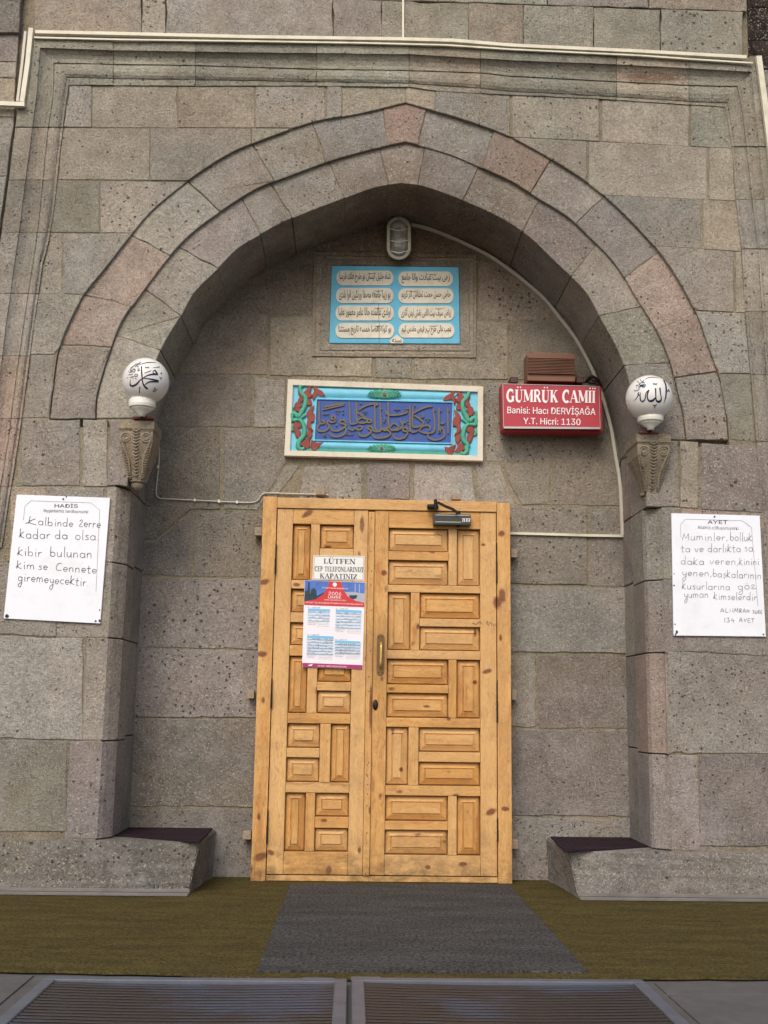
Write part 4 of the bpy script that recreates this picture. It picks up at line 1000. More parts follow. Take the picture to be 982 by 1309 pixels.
# hinges
for px, py, ln in [(348, 713, .095), (344, 885, .09), (338, 1055, .10), (636, 718, .13), (636.5, 895, .13), (637, 1060, .07)]:
    x = (xoL1+g/2) if px < 400 else (xoR0-g/2); z = dz(px, py); bm = bmesh.new()
    tube(bm, [(x, YD-.003, z-ln), (x, YD-.003, z-.003)], .0052, 8); tube(bm, [(x, YD-.002, z+.003), (x, YD-.002, z+ln*.9)], .0036, 8)
    box(bm, x-.004, x+.004, YD-.001, YD+.004, z-ln*.9, z+ln*.8)
    door.part('hinge', bm, M['iron'])
# putty-coloured wall tabs round the frame
def tab(px0, py0, px1, py1):
    a, b = P(px0, py0, -.06), P(px1, py1, -.06); bm = bmesh.new(); box(bm, a.x, b.x, -.075, -.012, b.z, a.z, .002, 1)
    tube(bm, [((a.x+b.x)/2, -.080, (a.z+b.z)/2), ((a.x+b.x)/2, -.074, (a.z+b.z)/2)], .005, 8)
    door.part('fixing_tab', bm, M['tabs'])
for q in [(404.5, 625, 415.5, 633), (578, 631.5, 589, 639), (326, 674, 335, 685), (653, 702, 661, 713), (317, 882, 325, 893), (654, 881, 660, 895), (311, 1062, 321, 1073), (653, 1073, 662, 1085)]: tab(*q)
# door closer
bm = bmesh.new(); a, b = P(554, 656.5, YL-.05), P(602, 671.5, YL-.05)
box(bm, a.x, b.x, YL-.055, YL-.001, b.z, a.z, .006, 2); cl = door.part('door_closer', bm, M['closer'])
bm = bmesh.new()
for yy in (658.3, 667.0):
    x1_ = 601 if yy < 660 else 589.5
    p0, p1 = P(556.5, yy, YL-.0555), P(x1_, yy, YL-.0555); box(bm, p0.x, p1.x, YL-.0575, YL-.054, p0.z-.0022, p0.z+.0022)
door.part('trim', bm, M['alu'], parent=cl)
bm = bmesh.new(); Yc = YL-.0565
for i, (xa, h) in enumerate([(591.6, 4.6), (593.8, 4.6), (596.0, 4.6), (598.3, 4.6), (600.2, 4.6)]):
    ribbon(bm, [(xa, 667.2), (xa, 667.2-h)] if i % 2 else [(xa-.8, 662.8), (xa+.7, 662.8), (xa, 667.2)], .9, on_plane(Yc-.0003*i), sm=1)
door.part('badge', bm, M['whitetxt'], parent=cl)
bm = bmesh.new()
arm = [P(586, 656, YL-.075), P(578, 650.5, YL-.08), P(570, 647.5, YL-.085), P(559, 642, YL-.09)]
tube(bm, arm, .008, 8, flat=(.008, .004)); tube(bm, [P(556.8, 651, YL-.085), P(556.8, 638.5, YL-.085)], .010, 10); tube(bm, [P(586, 658, YL-.03), P(586, 653.5, YL-.03)], .014, 10)
tube(bm, [P(546.5, 647.5, YL-.06), P(559.5, 647.8, YL-.06)], .009, 8); a = P(546, 645.5, YD); b = P(560, 651, YD); box(bm, a.x, b.x, YD-.03, YD-.001, b.z, a.z, .003)
q = P(586, 671.5, YL-.04); tube(bm, [(q.x, YL-.03, q.z+.004), (q.x, YL-.03, q.z-.010)], .010, 8)
door.part('closer_arm', bm, M['black'], parent=cl)
# handle plate, pull and key cover
bm = bmesh.new(); hx = lambda x, y: P(x, y, YL-.004)
top, bot = hx(487.3, 810.5), hx(485.8, 863.5); cx = (top.x+bot.x)/2; hw = .022
pts = [(cx+hw*math.cos(a), top.z-hw+hw*math.sin(a)) for a in [math.pi*i/8 for i in range(9)]]+[(cx+hw*math.cos(a), bot.z+hw+hw*math.sin(a)) for a in [math.pi+math.pi*i/8 for i in range(9)]]
blob(bm, pts, lambda a, b: Vector((a, YL-.004, b)), lambda a, b: Vector((a, YL+.001, b))); hp = door.part('handle_plate', bm, M['bronze'], parent=leafR)
bm = bmesh.new(); za, zb2 = hx(487, 822).z, hx(486, 853).z
tube(bm, smooth([(cx+.002, YL-.006, za), (cx+.002, YL-.030, za-.012), (cx+.002, YL-.040, za-.035), (cx+.001, YL-.040, zb2+.035), (cx, YL-.030, zb2+.012), (cx, YL-.006, zb2)], 4), .0068, 10)
door.part('pull_handle', bm, M['brass'], parent=leafR)
bm = bmesh.new()
for yy in (814, 859.5): 
    for sx in (-1, 1): q = hx(486.5+sx*2.5, yy); tube(bm, [(q.x, YL-.0065, q.z), (q.x, YL-.003, q.z)], .0032, 6)
q = hx(486.3, 851); tube(bm, [(q.x, YL-.007, q.z), (q.x, YL-.003, q.z)], .009, 10); door.part('screw', bm, M['iron'], parent=leafR)
bm = bmesh.new(); q = P(480, 901, YL-.006); r = bmesh.ops.create_uvsphere(bm, u_segments=14, v_segments=8, radius=1); 
for v in r['verts']: v.co = Vector((q.x+v.co.x*.0165, YL-.002+v.co.y*.012, q.z+v.co.z*.031))
door.part('keyhole_cover', bm, M['iron'], color=None, smooth_shade=True, parent=leafR)
# pencil scribbles on the right stile
bm = bmesh.new(); Ysc = YL-.0006
for k, s in enumerate([[(621, 797), (623, 794), (624, 800), (627, 795), (629, 801)], [(629, 796), (632, 800), (634, 797)], [(604, 796), (609, 798), (613, 795), (617, 798)]]): ribbon(bm, s, .5, on_plane(Ysc-.0001*k))
tag(door.part('scribble', bm, M['iron'], parent=leafR))

# notice and poster on the left leaf
def flat_sheet(q, Y, th=.0015):
    bm = bmesh.new(); quadbox(bm, q, Y-th, Y); return bm
def pxquad(q):
    """bilinear map from 0..1 (u right, v down) to photo pixels"""
    (ax, ay), (bx, by), (cx_, cy_), (dx, dy) = q
    return lambda u, v: (lerp(lerp(ax, bx, u), lerp(dx, cx_, u), v), lerp(lerp(ay, by, u), lerp(dy, cy_, u), v))
YN = YL-.001
nq = [(400.8, 710), (466.2, 711), (465.3, 742.5), (399.5, 741)]
notice = Thing('notice_card', 'small white card with navy capitals above the calendar poster on the left door leaf', 'notice', tuple(P(433, 741, YN)))
notice.part('card', flat_sheet(nq, YN), M['notice'])
fq = pxquad(nq)
bm = bmesh.new(); Yt = YN-.0022
for a, b in (((.02, .035), (.98, .035)), ((.98, .035), (.98, .965)), ((.98, .965), (.02, .965)), ((.02, .965), (.02, .035))): ribbon(bm, [fq(*a), fq(*b)], .45, on_plane(Yt), sm=1); Yt -= .00005
notice.part('border_line', bm, M['thinink'])
bm = bmesh.new()
add_serif(bm, 'LÜTFEN', *fq(.20, .325), *fq(.83, .325), 6.3, YN-.0026)
add_serif(bm, 'CEP TELEFONLARINIZI', *fq(.035, .645), *fq(.985, .645), 6.2, YN-.0026, .14, .05)
add_serif(bm, 'KAPATINIZ', *fq(.14, .935), *fq(.87, .935), 6.2, YN-.0026)
notice.part('lettering', bm, M['ink'])

pq = [(389.5, 741.5), (467, 744.5), (463.5, 855.5), (386.2, 852.6)]
YP = YL-.0035
poster = Thing('calendar_poster', 'pilgrimage travel poster with red heading and four blue timetables, taped to the left door leaf', 'poster', tuple(P(425, 855, YP)))
poster.part('sheet', flat_sheet(pq, YP), M['paper'])
pf = pxquad(pq)
_lay = [YP-.0018]
def plot(pts, mat, nm='print'):
    bm = bmesh.new(); _lay[0] -= .00012; Yl = _lay[0]; blob(bm, [pf(*p) for p in pts], on_plane(Yl)); return poster.part(nm, bm, M[mat])
def prect(u0, v0, u1, v1, mat, nm='print'): return plot([(u0, v0), (u1, v0), (u1, v1), (u0, v1)], mat, nm)
prect(0.004, .003, .996, .275, 'poster_sky', 'heading_picture')
plot([(.004, .215), (.10, .19), (.2, .18), (.33, .13), (.33, .275), (.004, .275)], 'poster_dark'); plot([(.004, .13), (.09, .11), (.11, .2), (.004, .22)], 'poster_dark')
plot([(.10, .19), (.11, .11), (.15, .085), (.20, .11), (.21, .185)], 'poster_dark'); plot([(.055, .13), (.06, .02), (.085, .02), (.09, .13)], 'poster_dark')
plot([(.62, .12), (.80, .115), (.996, .13), (.996, .26), (.66, .22)], 'poster_grey'); plot([(.74, .155), (.88, .15), (.86, .19), (.80, .20), (.75, .18)], 'poster_dark')
for u in (.83, .90): prect(u, .02, u+.014, .12, 'poster_grey')
plot([(.41, .003), (.60, .003), (.66, .11), (.72, .17), (.85, .215), (.996, .235), (.996, .285), (.004, .285), (.004, .245), (.2, .215), (.32, .15), (.38, .07)], 'poster_red', 'heading')
plot([(.5+.035*math.cos(a), .038+.024*math.sin(a)) for a in [i*math.pi/6 for i in range(12)]], 'whitetxt', 'emblem')
bm = bmesh.new(); _lay[0] -= .0002; fnp = on_plane(_lay[0])
def ptx(s, u0, u1, v, cap, **kw): add_text(bm, s, *pf(u0, v), *pf(u1, v), cap, fnp, **kw)
ptx('DİYANET İŞLERİ BAŞKANLIĞI', .29, .72, .088, 1.6, bold=.02); ptx('2006', .40, .61, .163, 4.4, bold=.005); ptx('UMRE', .395, .61, .199, 3.0, bold=.02); ptx('UMRE ORGANİZASYONU', .33, .69, .224, 1.5)
ptx('DİYANET İŞLERİ BAŞKANLIĞI UMRE KAYITLARI BAŞLAMIŞTIR', .03, .97, .262, 1.7, bold=.02)
poster.part('lettering', bm, M['whitetxt'])
prect(.004, .952, .996, .997, 'poster_mag', 'footer')
bm = bmesh.new(); _lay[0] -= .0003; fnp = on_plane(_lay[0]); ptx('DİYANET UMRE ORGANİZASYONU', .26, .74, .988, 1.9, bold=.02)
blob(bm, [pf(.10, .975), pf(.14, .967), pf(.18, .958), (pf(.165, .975)), pf(.15, .985), pf(.115, .985)], fnp); poster.part('lettering', bm, M['whitetxt'])
def timetable(u0, v0, u1, rows, title):
    h = .0165; v1 = v0+.026+rows*h
    prect(u0, v0, u1, v0+.026, 'poster_tab', 'table_heading')
    for r in range(0, rows, 1):
        if r % 2 == 0: prect(u0, v0+.026+r*h+.001, u1, v0+.026+r*h+h-.001, 'poster_tabl', 'table_row')
    b = bmesh.new(); _lay[0] -= .0003; Yl = _lay[0]
    for r in range(rows+1): y = v0+.026+r*h; ribbon(b, [pf(u0, y), pf(u1, y)], .10, on_plane(Yl), sm=1)
    for c in range(7): x = lerp(u0, u1, c/6); ribbon(b, [pf(x, v0+.026), pf(x, v1)], .10, on_plane(Yl-.0001), sm=1)
    poster.part('table_rules', b, M['poster_tab'])
    b = bmesh.new(); _lay[0] -= .0003; fn = on_plane(_lay[0])
    add_text(b, title, *pf(u0, v0-.008), *pf(u0+.20, v0-.008), 1.2, fn)
    for r in range(rows):
        for c in range(6):
            if random.random() < .45: x = lerp(u0, u1, (c+.15)/6); y = v0+.026+r*h+h*.75; add_text(b, random.choice(['12.06', '18', '24.07', '750', '1150', 'MART', 'MEKKE']), *pf(x, y), *pf(x+(u1-u0)/6*.7, y), 1.0, fn)
    add_text(b, 'ORGANİZASYON', *pf(u0, v1+.022), *pf(u0+.16, v1+.022), .9, fn); add_text(b, 'ÜCRETLER', *pf(u0, v1+.042), *pf(u0+.13, v1+.042), .9, fn)
    for k in range(3): ribbon(b, [pf(lerp(u0, u1, .45), v1+.018+k*.018), pf(u1, v1+.018+k*.018)], .18, on_plane(_lay[0]-.0001), sm=1)
    poster.part('small_print', b, M['thinink'])
timetable(.07, .325, .43, 7, '1. GRUP'); timetable(.53, .325, .95, 11, '2. GRUP'); timetable(.07, .635, .50, 11, '3. GRUP'); timetable(.53, .68, .95, 7, '4. GRUP')

# ================================================================ INSCRIPTIONS
YI = YB-.012
up = Thing('verse_inscription', 'sky blue painted stone panel with eight cream cartouches of Ottoman verse under the bulkhead lamp', 'inscription panel', tuple(P(505, 439, YI)))
bm = bmesh.new(); quadbox(bm, [(424.5, 339.6), (586.4, 341.4), (588.0, 439.4), (421.0, 438.6)], YI, YB+.03, .002); up.part('painted_slab', bm, M['sky_blue'])
def C4(x, y): return (415+x/5.168, 330+y/5.168)
carts = [(78, 455, 82, 180, 1.5, 'شاه جليل ايسان نو طرح فلك فرسا'), (488, 848, 88, 185, 0, 'زهى بيت عبادت والا جامع'), (75, 456, 197, 297, 2, 'بو زيبا جامعه مصفا ورنكين قرا بلدى'), (488, 852, 200, 298, 0, 'حاجى حسن حجت تحتاش اثر كريم'),
         (72, 458, 313, 412, 3, 'اولدى عالمده حالا عامر معمور عقبا'), (486, 856, 315, 412, 0, 'زياض سيف بيت اللهى نقش ايدن آثارى'), (72, 460, 430, 527, 3, 'بو كونه افضا خمسه تاريخ مستثنا'), (490, 858, 430, 525, 0, 'عجب عالى طرح پر فيض مقدس كيم')]
for x0, x1, y0, y1, tl, txt in carts:
    r = (y1-y0)/2; cyy = (y0+y1)/2
    pts = [(x1-r*.8+r*.8*math.cos(a), cyy-r*math.sin(a)) for a in [math.pi/2-math.pi*i/12 for i in range(13)]]+[(x0+r*.8+r*.8*math.cos(a), cyy-r*math.sin(a)) for a in [-math.pi/2-math.pi*i/12 for i in range(13)]]
    bm = bmesh.new(); blob(bm, [C4(*p) for p in pts], on_plane(YI-.005), on_plane(YI+.001)); cart = up.part('cartouche', bm, M['cartouche'])
    bm = bmesh.new(); X1 = x1-r*.42; X0 = x0+r*.42
    bl = C4(X0, cyy+r*.62); br = C4(X1, cyy+r*.62)
    add_text(bm, arabic(txt), bl[0], bl[1], br[0], br[1], r*1.38/5.168, on_plane(YI-.0065), bold=.012, fit_box=True)
    # one sweeping upper stroke per line
    u = random.choice((.14, .55, .68))
    ribbon(bm, [C4(lerp(X0, X1, u), cyy-r*.66), C4(lerp(X0, X1, u+.07), cyy-r*.56), C4(lerp(X0, X1, u+.18), cyy-r*.68)], [.3, .8, .3], on_plane(YI-.0063))
    up.part('script_line', bm, M['script'], parent=cart)
pts = [(430, 545), (450, 525), (478, 506), (505, 525), (522, 545), (515, 562), (438, 562)]
bm = bmesh.new(); blob(bm, [C4(*p) for p in pts], on_plane(YI-.0052), on_plane(YI+.001)); ct = up.part('cartouche', bm, M['cartouche'])
bm = bmesh.new(); add_text(bm, arabic('سنه'), *C4(445, 556), *C4(508, 556), 5.0, on_plane(YI-.0066), bold=.012, fit_box=True); up.part('script_line', bm, M['script'], parent=ct)
bm = bmesh.new(); ribbon(bm, [C4(358, 300), C4(357, 400), C4(362, 430), C4(360, 555)], .45, on_plane(YI-.0068)); up.part('hairline_crack', bm, M['script'])

lp = Thing('verse_relief', 'carved relief with brown Arabic letters on ultramarine and cream frame, above the door', 'inscription panel', tuple(P(490, 588, YI)))
YR = YB-.040
oq = [(368.1, 484.6), (618.0, 494.0), (617.6, 589.2), (363.4, 582.4)]
fo = pxquad(oq)
def fr(q0, q1, mat, nm, Ya, Yb_):
    bm = bmesh.new(); a = [bm.verts.new(P(*p, Ya)) for p in q0]; b = [bm.verts.new(P(*p, Ya)) for p in q1]; c = [bm.verts.new((v.co.x, Yb_, v.co.z)) for v in b]; d = [bm.verts.new((v.co.x, YB+.01, v.co.z)) for v in a]
    for k in range(4):
        bm.faces.new((a[k-1], a[k], b[k], b[k-1])); bm.faces.new((b[k-1], b[k], c[k], c[k-1])); bm.faces.new((a[k-1], a[k], d[k], d[k-1]))
    bmesh.ops.bevel(bm, geom=[e for e in bm.edges if (e.verts[0] in a and e.verts[1] in a) or (e.verts[0] in b and e.verts[1] in b)], offset=.002, segments=2, affect='EDGES')
    return lp.part(nm, bm, M[mat])
iq = [fo(.028, .075), fo(.972, .075), fo(.972, .93), fo(.028, .93)]
fr(oq, iq, 'creamstone', 'outer_frame', YR, YR+.018)
bm = bmesh.new(); quadbox(bm, [fo(.02, .06), fo(.98, .06), fo(.98, .94), fo(.02, .94)], YR+.018, YB+.01); lp.part('painted_ground', bm, M['light_blue'])
def CL5(x, y): return (355+x/7.014, 480+y/7.014)
def CR5(x, y): return (485+x/7.014, 480+y/7.014)
# green bars and half-round blue bands
def bandq(a, b, c, d, mat, nm, h, roundy=False):
    bm = bmesh.new()
    n = 7
    rows = []
    for i in range(n+1):
        t = i/n; hh = h*(math.sin(math.pi*t)) if roundy else h
        pts = [(lerp(a[0], d[0], t), lerp(a[1], d[1], t)), (lerp(b[0], c[0], t), lerp(b[1], c[1], t))]
        rows.append([bm.verts.new(P(*p, YR+.018-.001-hh)) for p in pts])
    for r0, r1 in zip(rows, rows[1:]): bm.faces.new((r0[0], r0[1], r1[1], r1[0]))
    if not roundy:
        for e in (rows[0], rows[-1]):
            bk = [bm.verts.new((v.co.x, YR+.019, v.co.z)) for v in e]; bm.faces.new((e[0], e[1], bk[1], bk[0]))
    return lp.part(nm, bm, M[mat], smooth_shade=roundy)
bandq(CL5(260, 80), CR5(760, 122), CR5(760, 140), CL5(260, 100), 'green', 'green_bar', .010)
bandq(CL5(330, 102), CR5(720, 146), CR5(640, 215), CL5(345, 195), 'light_blue', 'rounded_band', .010, True)
bandq(CL5(260, 655), CR5(760, 692), CR5(760, 716), CL5(260, 685), 'green', 'green_bar', .010)
bandq(CL5(350, 590), CR5(650, 622), CR5(690, 692), CL5(330, 654), 'light_blue', 'rounded_band', .010, True)
# ultramarine tablet
bqd = [CL5(352, 213), CR5(658, 243), CR5(642, 604), CL5(333, 574)]
rim = [CL5(343, 202), CR5(667, 233), CR5(651, 614), CL5(323, 583)]
bm = bmesh.new(); a = [bm.verts.new(P(*p, YR+.006)) for p in rim]; b = [bm.verts.new(P(*p, YR+.006)) for p in bqd]; c = [bm.verts.new((v.co.x, YR+.015, v.co.z)) for v in b]; d = [bm.verts.new((v.co.x, YR+.019, v.co.z)) for v in a]
for k in range(4): bm.faces.new((a[k-1], a[k], b[k], b[k-1])); bm.faces.new((b[k-1], b[k], c[k], c[k-1])); bm.faces.new((a[k-1], a[k], d[k], d[k-1]))
lp.part('tablet_rim', bm, M['light_blue'])
bm = bmesh.new(); bm.faces.new([bm.verts.new(P(*p, YR+.014)) for p in bqd]); tablet = lp.part('blue_tablet', bm, M['blue'])
CA = lambda x, y: (400+x/10.337, 505+y/10.337); CB = lambda x, y: (487+x/10.337, 505+y/10.337)
W = 2.15
strokesB = [[(880, 160), (885, 300), (888, 510)], [(770, 165), (768, 300), (770, 500), (800, 420), (835, 480), (835, 545), (770, 585), (690, 590), (630, 560), (620, 515)],
 [(690, 180), (705, 300), (712, 430), (690, 490), (620, 505), (540, 490), (500, 465)], [(500, 470), (540, 420), (600, 400), (650, 420), (640, 470)], [(430, 240), (520, 190), (610, 155), (680, 150)],
 [(425, 150), (420, 280), (418, 400), (450, 425), (520, 410), (560, 370), (520, 320), (440, 270)], [(385, 130), (385, 300), (388, 460), (430, 490), (490, 470)], [(388, 470), (330, 480), (290, 465), (310, 430), (345, 440), (350, 500), (310, 560), (230, 580), (175, 560), (170, 510)],
 [(95, 90), (100, 230), (105, 400), (140, 460), (190, 460), (230, 420), (180, 375), (140, 395), (120, 430)], [(60, 200), (80, 250), (140, 265), (220, 262), (300, 245), (345, 225), (335, 195)], [(110, 400), (80, 440), (30, 440), (10, 465)], [(-10, 560), (60, 560), (120, 520), (110, 480), (30, 440)],
 [(250, 320), (280, 370), (330, 360)], [(200, 470), (260, 440), (290, 400), (265, 380)], [(540, 250), (560, 285), (530, 290)], [(790, 365), (815, 380), (840, 355)], [(300, 345), (310, 375)]]
dotsB = [(190, 185), (240, 185), (215, 195), (330, 180), (355, 180), (600, 315), (640, 315), (620, 345), (355, 345), (365, 380), (40, 350), (55, 315), (445, 135), (715, 205), (790, 205), (895, 205)]
strokesA = [[(80, 90), (85, 220), (90, 360), (140, 375), (150, 345), (110, 340)], [(150, 160), (280, 130), (420, 110)], [(130, 195), (270, 160), (415, 130)], [(95, 380), (60, 430), (80, 475), (150, 475), (210, 440), (215, 400), (190, 370), (205, 340), (240, 360), (290, 350), (300, 300), (265, 270), (250, 310), (300, 330)],
 [(240, 420), (250, 460), (320, 475), (400, 440), (440, 390), (370, 375), (360, 340), (410, 330), (440, 370)], [(215, 500), (250, 540), (330, 550), (410, 520), (440, 470), (420, 400)], [(480, 90), (490, 230), (495, 370), (540, 380), (590, 370)], [(575, 90), (580, 230), (585, 340), (640, 370), (700, 360), (715, 320), (610, 240), (600, 215)],
 [(600, 200), (700, 140), (800, 115), (860, 120), (815, 150)], [(815, 110), (820, 260), (825, 430), (860, 480), (900, 450), (895, 300), (885, 110)], [(470, 440), (520, 465), (560, 440), (600, 460), (650, 440), (640, 410), (600, 420)], [(700, 360), (760, 360), (770, 330), (730, 320), (720, 350)],
 [(600, 480), (620, 530), (680, 545), (750, 510), (770, 470), (730, 440), (740, 410), (780, 430), (800, 470), (850, 490)], [(780, 520), (820, 560), (900, 570), (985, 545)], [(920, 450), (950, 470), (1000, 450)], [(590, 340), (640, 300), (700, 320)], [(300, 400), (320, 400)]]
dotsA = [(140, 250), (170, 250), (200, 245), (310, 205), (345, 205), (325, 240), (395, 200), (400, 245), (310, 400), (455, 515), (490, 520), (520, 515), (670, 215), (700, 215), (690, 240), (630, 110), (840, 130), (905, 180), (945, 340), (950, 310), (150, 530), (165, 540), (145, 515), (160, 510)]
bm = bmesh.new(); e = 0
for SS, CC in ((strokesA, CA), (strokesB, CB)):
    for s in SS: e += .00008; ribbon(bm, [CC(*p) for p in s], [W*.8]+[W]*(len(s)-2)+[W*.7], on_plane(YR+.006-e), on_plane(YR+.0145), sm=4)
for DD, CC in ((dotsA, CA), (dotsB, CB)):
    for x, y in DD: e += .00003; blob(bm, [CC(x+dx*11, y+dy*13) for dx, dy in ((0, -1), (1, 0), (0, 1), (-1, 0))], on_plane(YR+.006-e), on_plane(YR+.0145))
lp.part('raised_script', bm, M['letter'], parent=tablet)
bm = bmesh.new(); add_text(bm, '\u0661\u0663\u0663\u0660', *CB(390, 585), *CB(545, 595), 3.2, on_plane(YR+.0125), fit_box=True); lp.part('year_numerals', bm, M['letter'], parent=tablet)
# foliage ends: green stem and red leaves
stemL = [(235, 85), (200, 110), (215, 160), (250, 200), (245, 270), (215, 330), (185, 375), (165, 350), (130, 345), (130, 400), (165, 400), (200, 390), (250, 350)]
stemL2 = [(180, 390), (220, 420), (240, 480), (235, 540), (195, 590), (185, 640), (210, 665), (240, 650)]
loopL = [(140, 280), (125, 300), (130, 340)], [(140, 440), (125, 470), (140, 500)]
leavesL = [[(190, 120), (200, 170), (235, 150), (255, 130), (280, 105), (300, 120), (290, 155), (310, 170), (300, 195), (270, 205), (240, 190), (215, 200), (190, 160)],
 [(320, 100), (345, 80), (355, 120), (400, 140), (420, 185), (380, 180), (355, 170), (335, 200), (320, 215), (315, 170), (330, 140)],
 [(275, 210), (300, 220), (305, 260), (275, 270), (262, 250)], [(150, 290), (165, 245), (200, 240), (215, 275), (190, 290), (215, 300), (200, 325), (165, 320)], [(185, 215), (205, 190), (230, 210), (215, 240), (185, 240)],
 [(275, 320), (300, 290), (325, 278), (310, 320), (340, 370), (330, 410), (300, 420), (300, 470), (318, 492), (280, 480), (262, 440), (272, 390), (262, 350)],
 [(140, 440), (170, 420), (205, 435), (205, 465), (175, 465), (205, 500), (195, 560), (170, 555), (150, 500)], [(260, 520), (285, 490), (310, 520), (300, 560), (275, 560)],
 [(200, 620), (250, 575), (290, 560), (285, 600), (290, 640), (265, 660), (235, 640)], [(310, 580), (345, 605), (405, 600), (370, 640), (345, 675), (310, 670), (300, 630)]]
def foliage(CC, mirror, dy):
    mp = (lambda x, y: CC(x, y)) if not mirror else (lambda x, y: CR5(1000-x+(-20 if y > 600 else 0)-(y-80)*.02, y+dy))
    for lv in leavesL:
        bm = bmesh.new(); q = smooth([mp(*p) for p in lv], 2, closed=True); c0 = (sum(p[0] for p in q)/len(q), sum(p[1] for p in q)/len(q)); q = [(lerp(c0[0], a, 1.10), lerp(c0[1], b, 1.10)) for a, b in q]
        cx = sum(p[0] for p in q)/len(q); cy = sum(p[1] for p in q)/len(q)
        f = [bm.verts.new(P(lerp(x, cx, .18), lerp(y, cy, .18), YR+.004)) for x, y in q]; o = [bm.verts.new(P(x, y, YR+.010)) for x, y in q]; b = [bm.verts.new(P(x, y, YR+.019)) for x, y in q]
        bm.faces.new(f)
        for k in range(len(q)): bm.faces.new((f[k-1], f[k], o[k], o[k-1])); bm.faces.new((o[k-1], o[k], b[k], b[k-1]))
        lp.part('leaf', bm, M['leaf_red'])
    for st, r in ((stemL, .0150), (stemL2, .0155), (loopL[0], .010), (loopL[1], .010)):
        bm = bmesh.new(); q = smooth(st, 4); tube(bm, [P(*mp(*p), YR+.012) for p in q], [r*(.75+.35*math.sin(math.pi*min(1, i/len(q)*1.1))) for i in range(len(q))], 8)
        lp.part('stem', bm, M['green'], smooth_shade=True)
foliage(CL5, False, 0); foliage(CR5, True, 40)
def rosette(cx, cy, CC, rx, ry, up_):
    bm = bmesh.new(); n = 40; pts = []
    for i in range(n):
        a = 2*math.pi*i/n; k = 1.0 if i % 2 == 0 else .78
        pts.append(CC(cx+rx*k*math.cos(a), cy+ry*k*math.sin(a)))
    cpx = CC(cx, cy); f = [bm.verts.new(P(lerp(x, cpx[0], .3), lerp(y, cpx[1], .3), YR+.001)) for x, y in pts]; o = [bm.verts.new(P(x, y, YR+.008)) for x, y in pts]; b = [bm.verts.new(P(x, y, YR+.019)) for x, y in pts]
    bm.faces.new(f)
    for k in range(n): bm.faces.new((f[k-1], f[k], o[k], o[k-1])); bm.faces.new((o[k-1], o[k], b[k], b[k-1]))
    for i in range(5):
        for s in (-1, 1):
            x0 = cx+s*rx*(.18+.14*i); tube(bm, [P(*CC(x0, cy-ry*.5), YR+.0005), P(*CC(x0+s*rx*.14, cy), YR-.001), P(*CC(x0, cy+ry*.5), YR+.0005)], .0035, 5)
    r_ = lp.part('rosette', bm, M['green'])
    bm = bmesh.new(); c = P(*CC(cx, cy), YR-.002); tube(bm, [(c.x, YR-.007, c.z), (c.x, YR+.002, c.z)], .011 if up_ else .009, 12); lp.part('flower', bm, M['leaf_red'], parent=r_)
rosette(45, 168, CR5, 165, 50, True); rosette(20, 652, CR5, 135, 42, False)

# ================================================================ SIGN, METAL BOX, LAMPS
YS = -.17
sign = Thing('mosque_sign', 'red lightbox sign with white lettering naming the mosque, right of the blue relief', 'sign', tuple(P(705, 550, -.1)))
sq = [(637.5, 490.0), (769.0, 492.8), (770.6, 552.2), (638.6, 551.0)]
fb = [P(*p, YS+.012) for p in [(640.9, 489.6), (769.0, 493.2), (770.6, 551.2), (642.3, 550.3)]]
bm = bmesh.new(); a = [bm.verts.new(v) for v in fb]; b = [bm.verts.new((v.x, -.035, v.z)) for v in fb]
bm.faces.new(a); bm.faces.new(b[::-1])
for k in range(4): bm.faces.new((a[k-1], a[k], b[k], b[k-1]))
bmesh.ops.bevel(bm, geom=bm.edges[:], offset=.006, segments=2, affect='EDGES'); sign.part('box', bm, M['redside'])
fq_ = [(642.9, 490.8), (765.7, 494.0), (767.4, 547.0), (643.9, 546.0)]; sf = pxquad(fq_)
bm = bmesh.new(); quadbox(bm, fq_, YS, YS+.014, .002); sign.part('face', bm, M['red'])
bm = bmesh.new(); rimp = [sf(0, 0), sf(1, 0), sf(1, 1), sf(0, 1)]
for k in range(4): tube(bm, [P(*rimp[k-1], YS-.001), P(*rimp[k], YS-.001)], .003, 6)
tube(bm, [P(*sf(0, 1.01), YS-.006), P(*sf(1, 1.01), YS-.006)], .006, 8, flat=(.006, .004)); sign.part('edge_trim', bm, M['alu'])
bm = bmesh.new(); add_serif(bm, 'GÜMRÜK CAMİÏ', 647.3, 513.4, 761.4, 515.0, 15.6, YS-.003, .20, .06); YSt = on_plane(YS-.003); sign.part('lettering', bm, M['whitetxt']); bm = bmesh.new()
add_text(bm, 'Banisi: Hacı DERVİŞAĞA', 648.6, 528.2, 761.2, 530.4, 8.3, YSt, bold=.022); sign.part('lettering', bm, M['whitetxt']); bm = bmesh.new(); add_text(bm, 'Y.T. Hicri: 1130', 669.2, 542.0, 742, 543.4, 7.9, YSt, bold=.028)
sign.part('lettering', bm, M['whitetxt'])
for px in (656.5, 740.5):
    bm = bmesh.new(); a = P(px-5, 483.3, -.1); b = P(px+5, 491, -.1); box(bm, a.x, b.x, -.13, -.012, b.z, a.z, .003); sign.part('bracket', bm, M['browndk'])
heat = Thing('ribbed_metal_box', 'brown ribbed metal lamp box resting on top of the red sign', 'metal box', tuple(P(705, 489, -.12)))
a = P(674.3, 450.3, -.16); b = P(735.8, 487.5, -.16)
bm = bmesh.new(); box(bm, a.x, b.x, -.155, -.01, b.z, a.z, .004, 2); heat.part('case', bm, M['brown'])
a2 = P(674.8, 456.5, -.165); b2_ = P(735.2, 478.8, -.165)
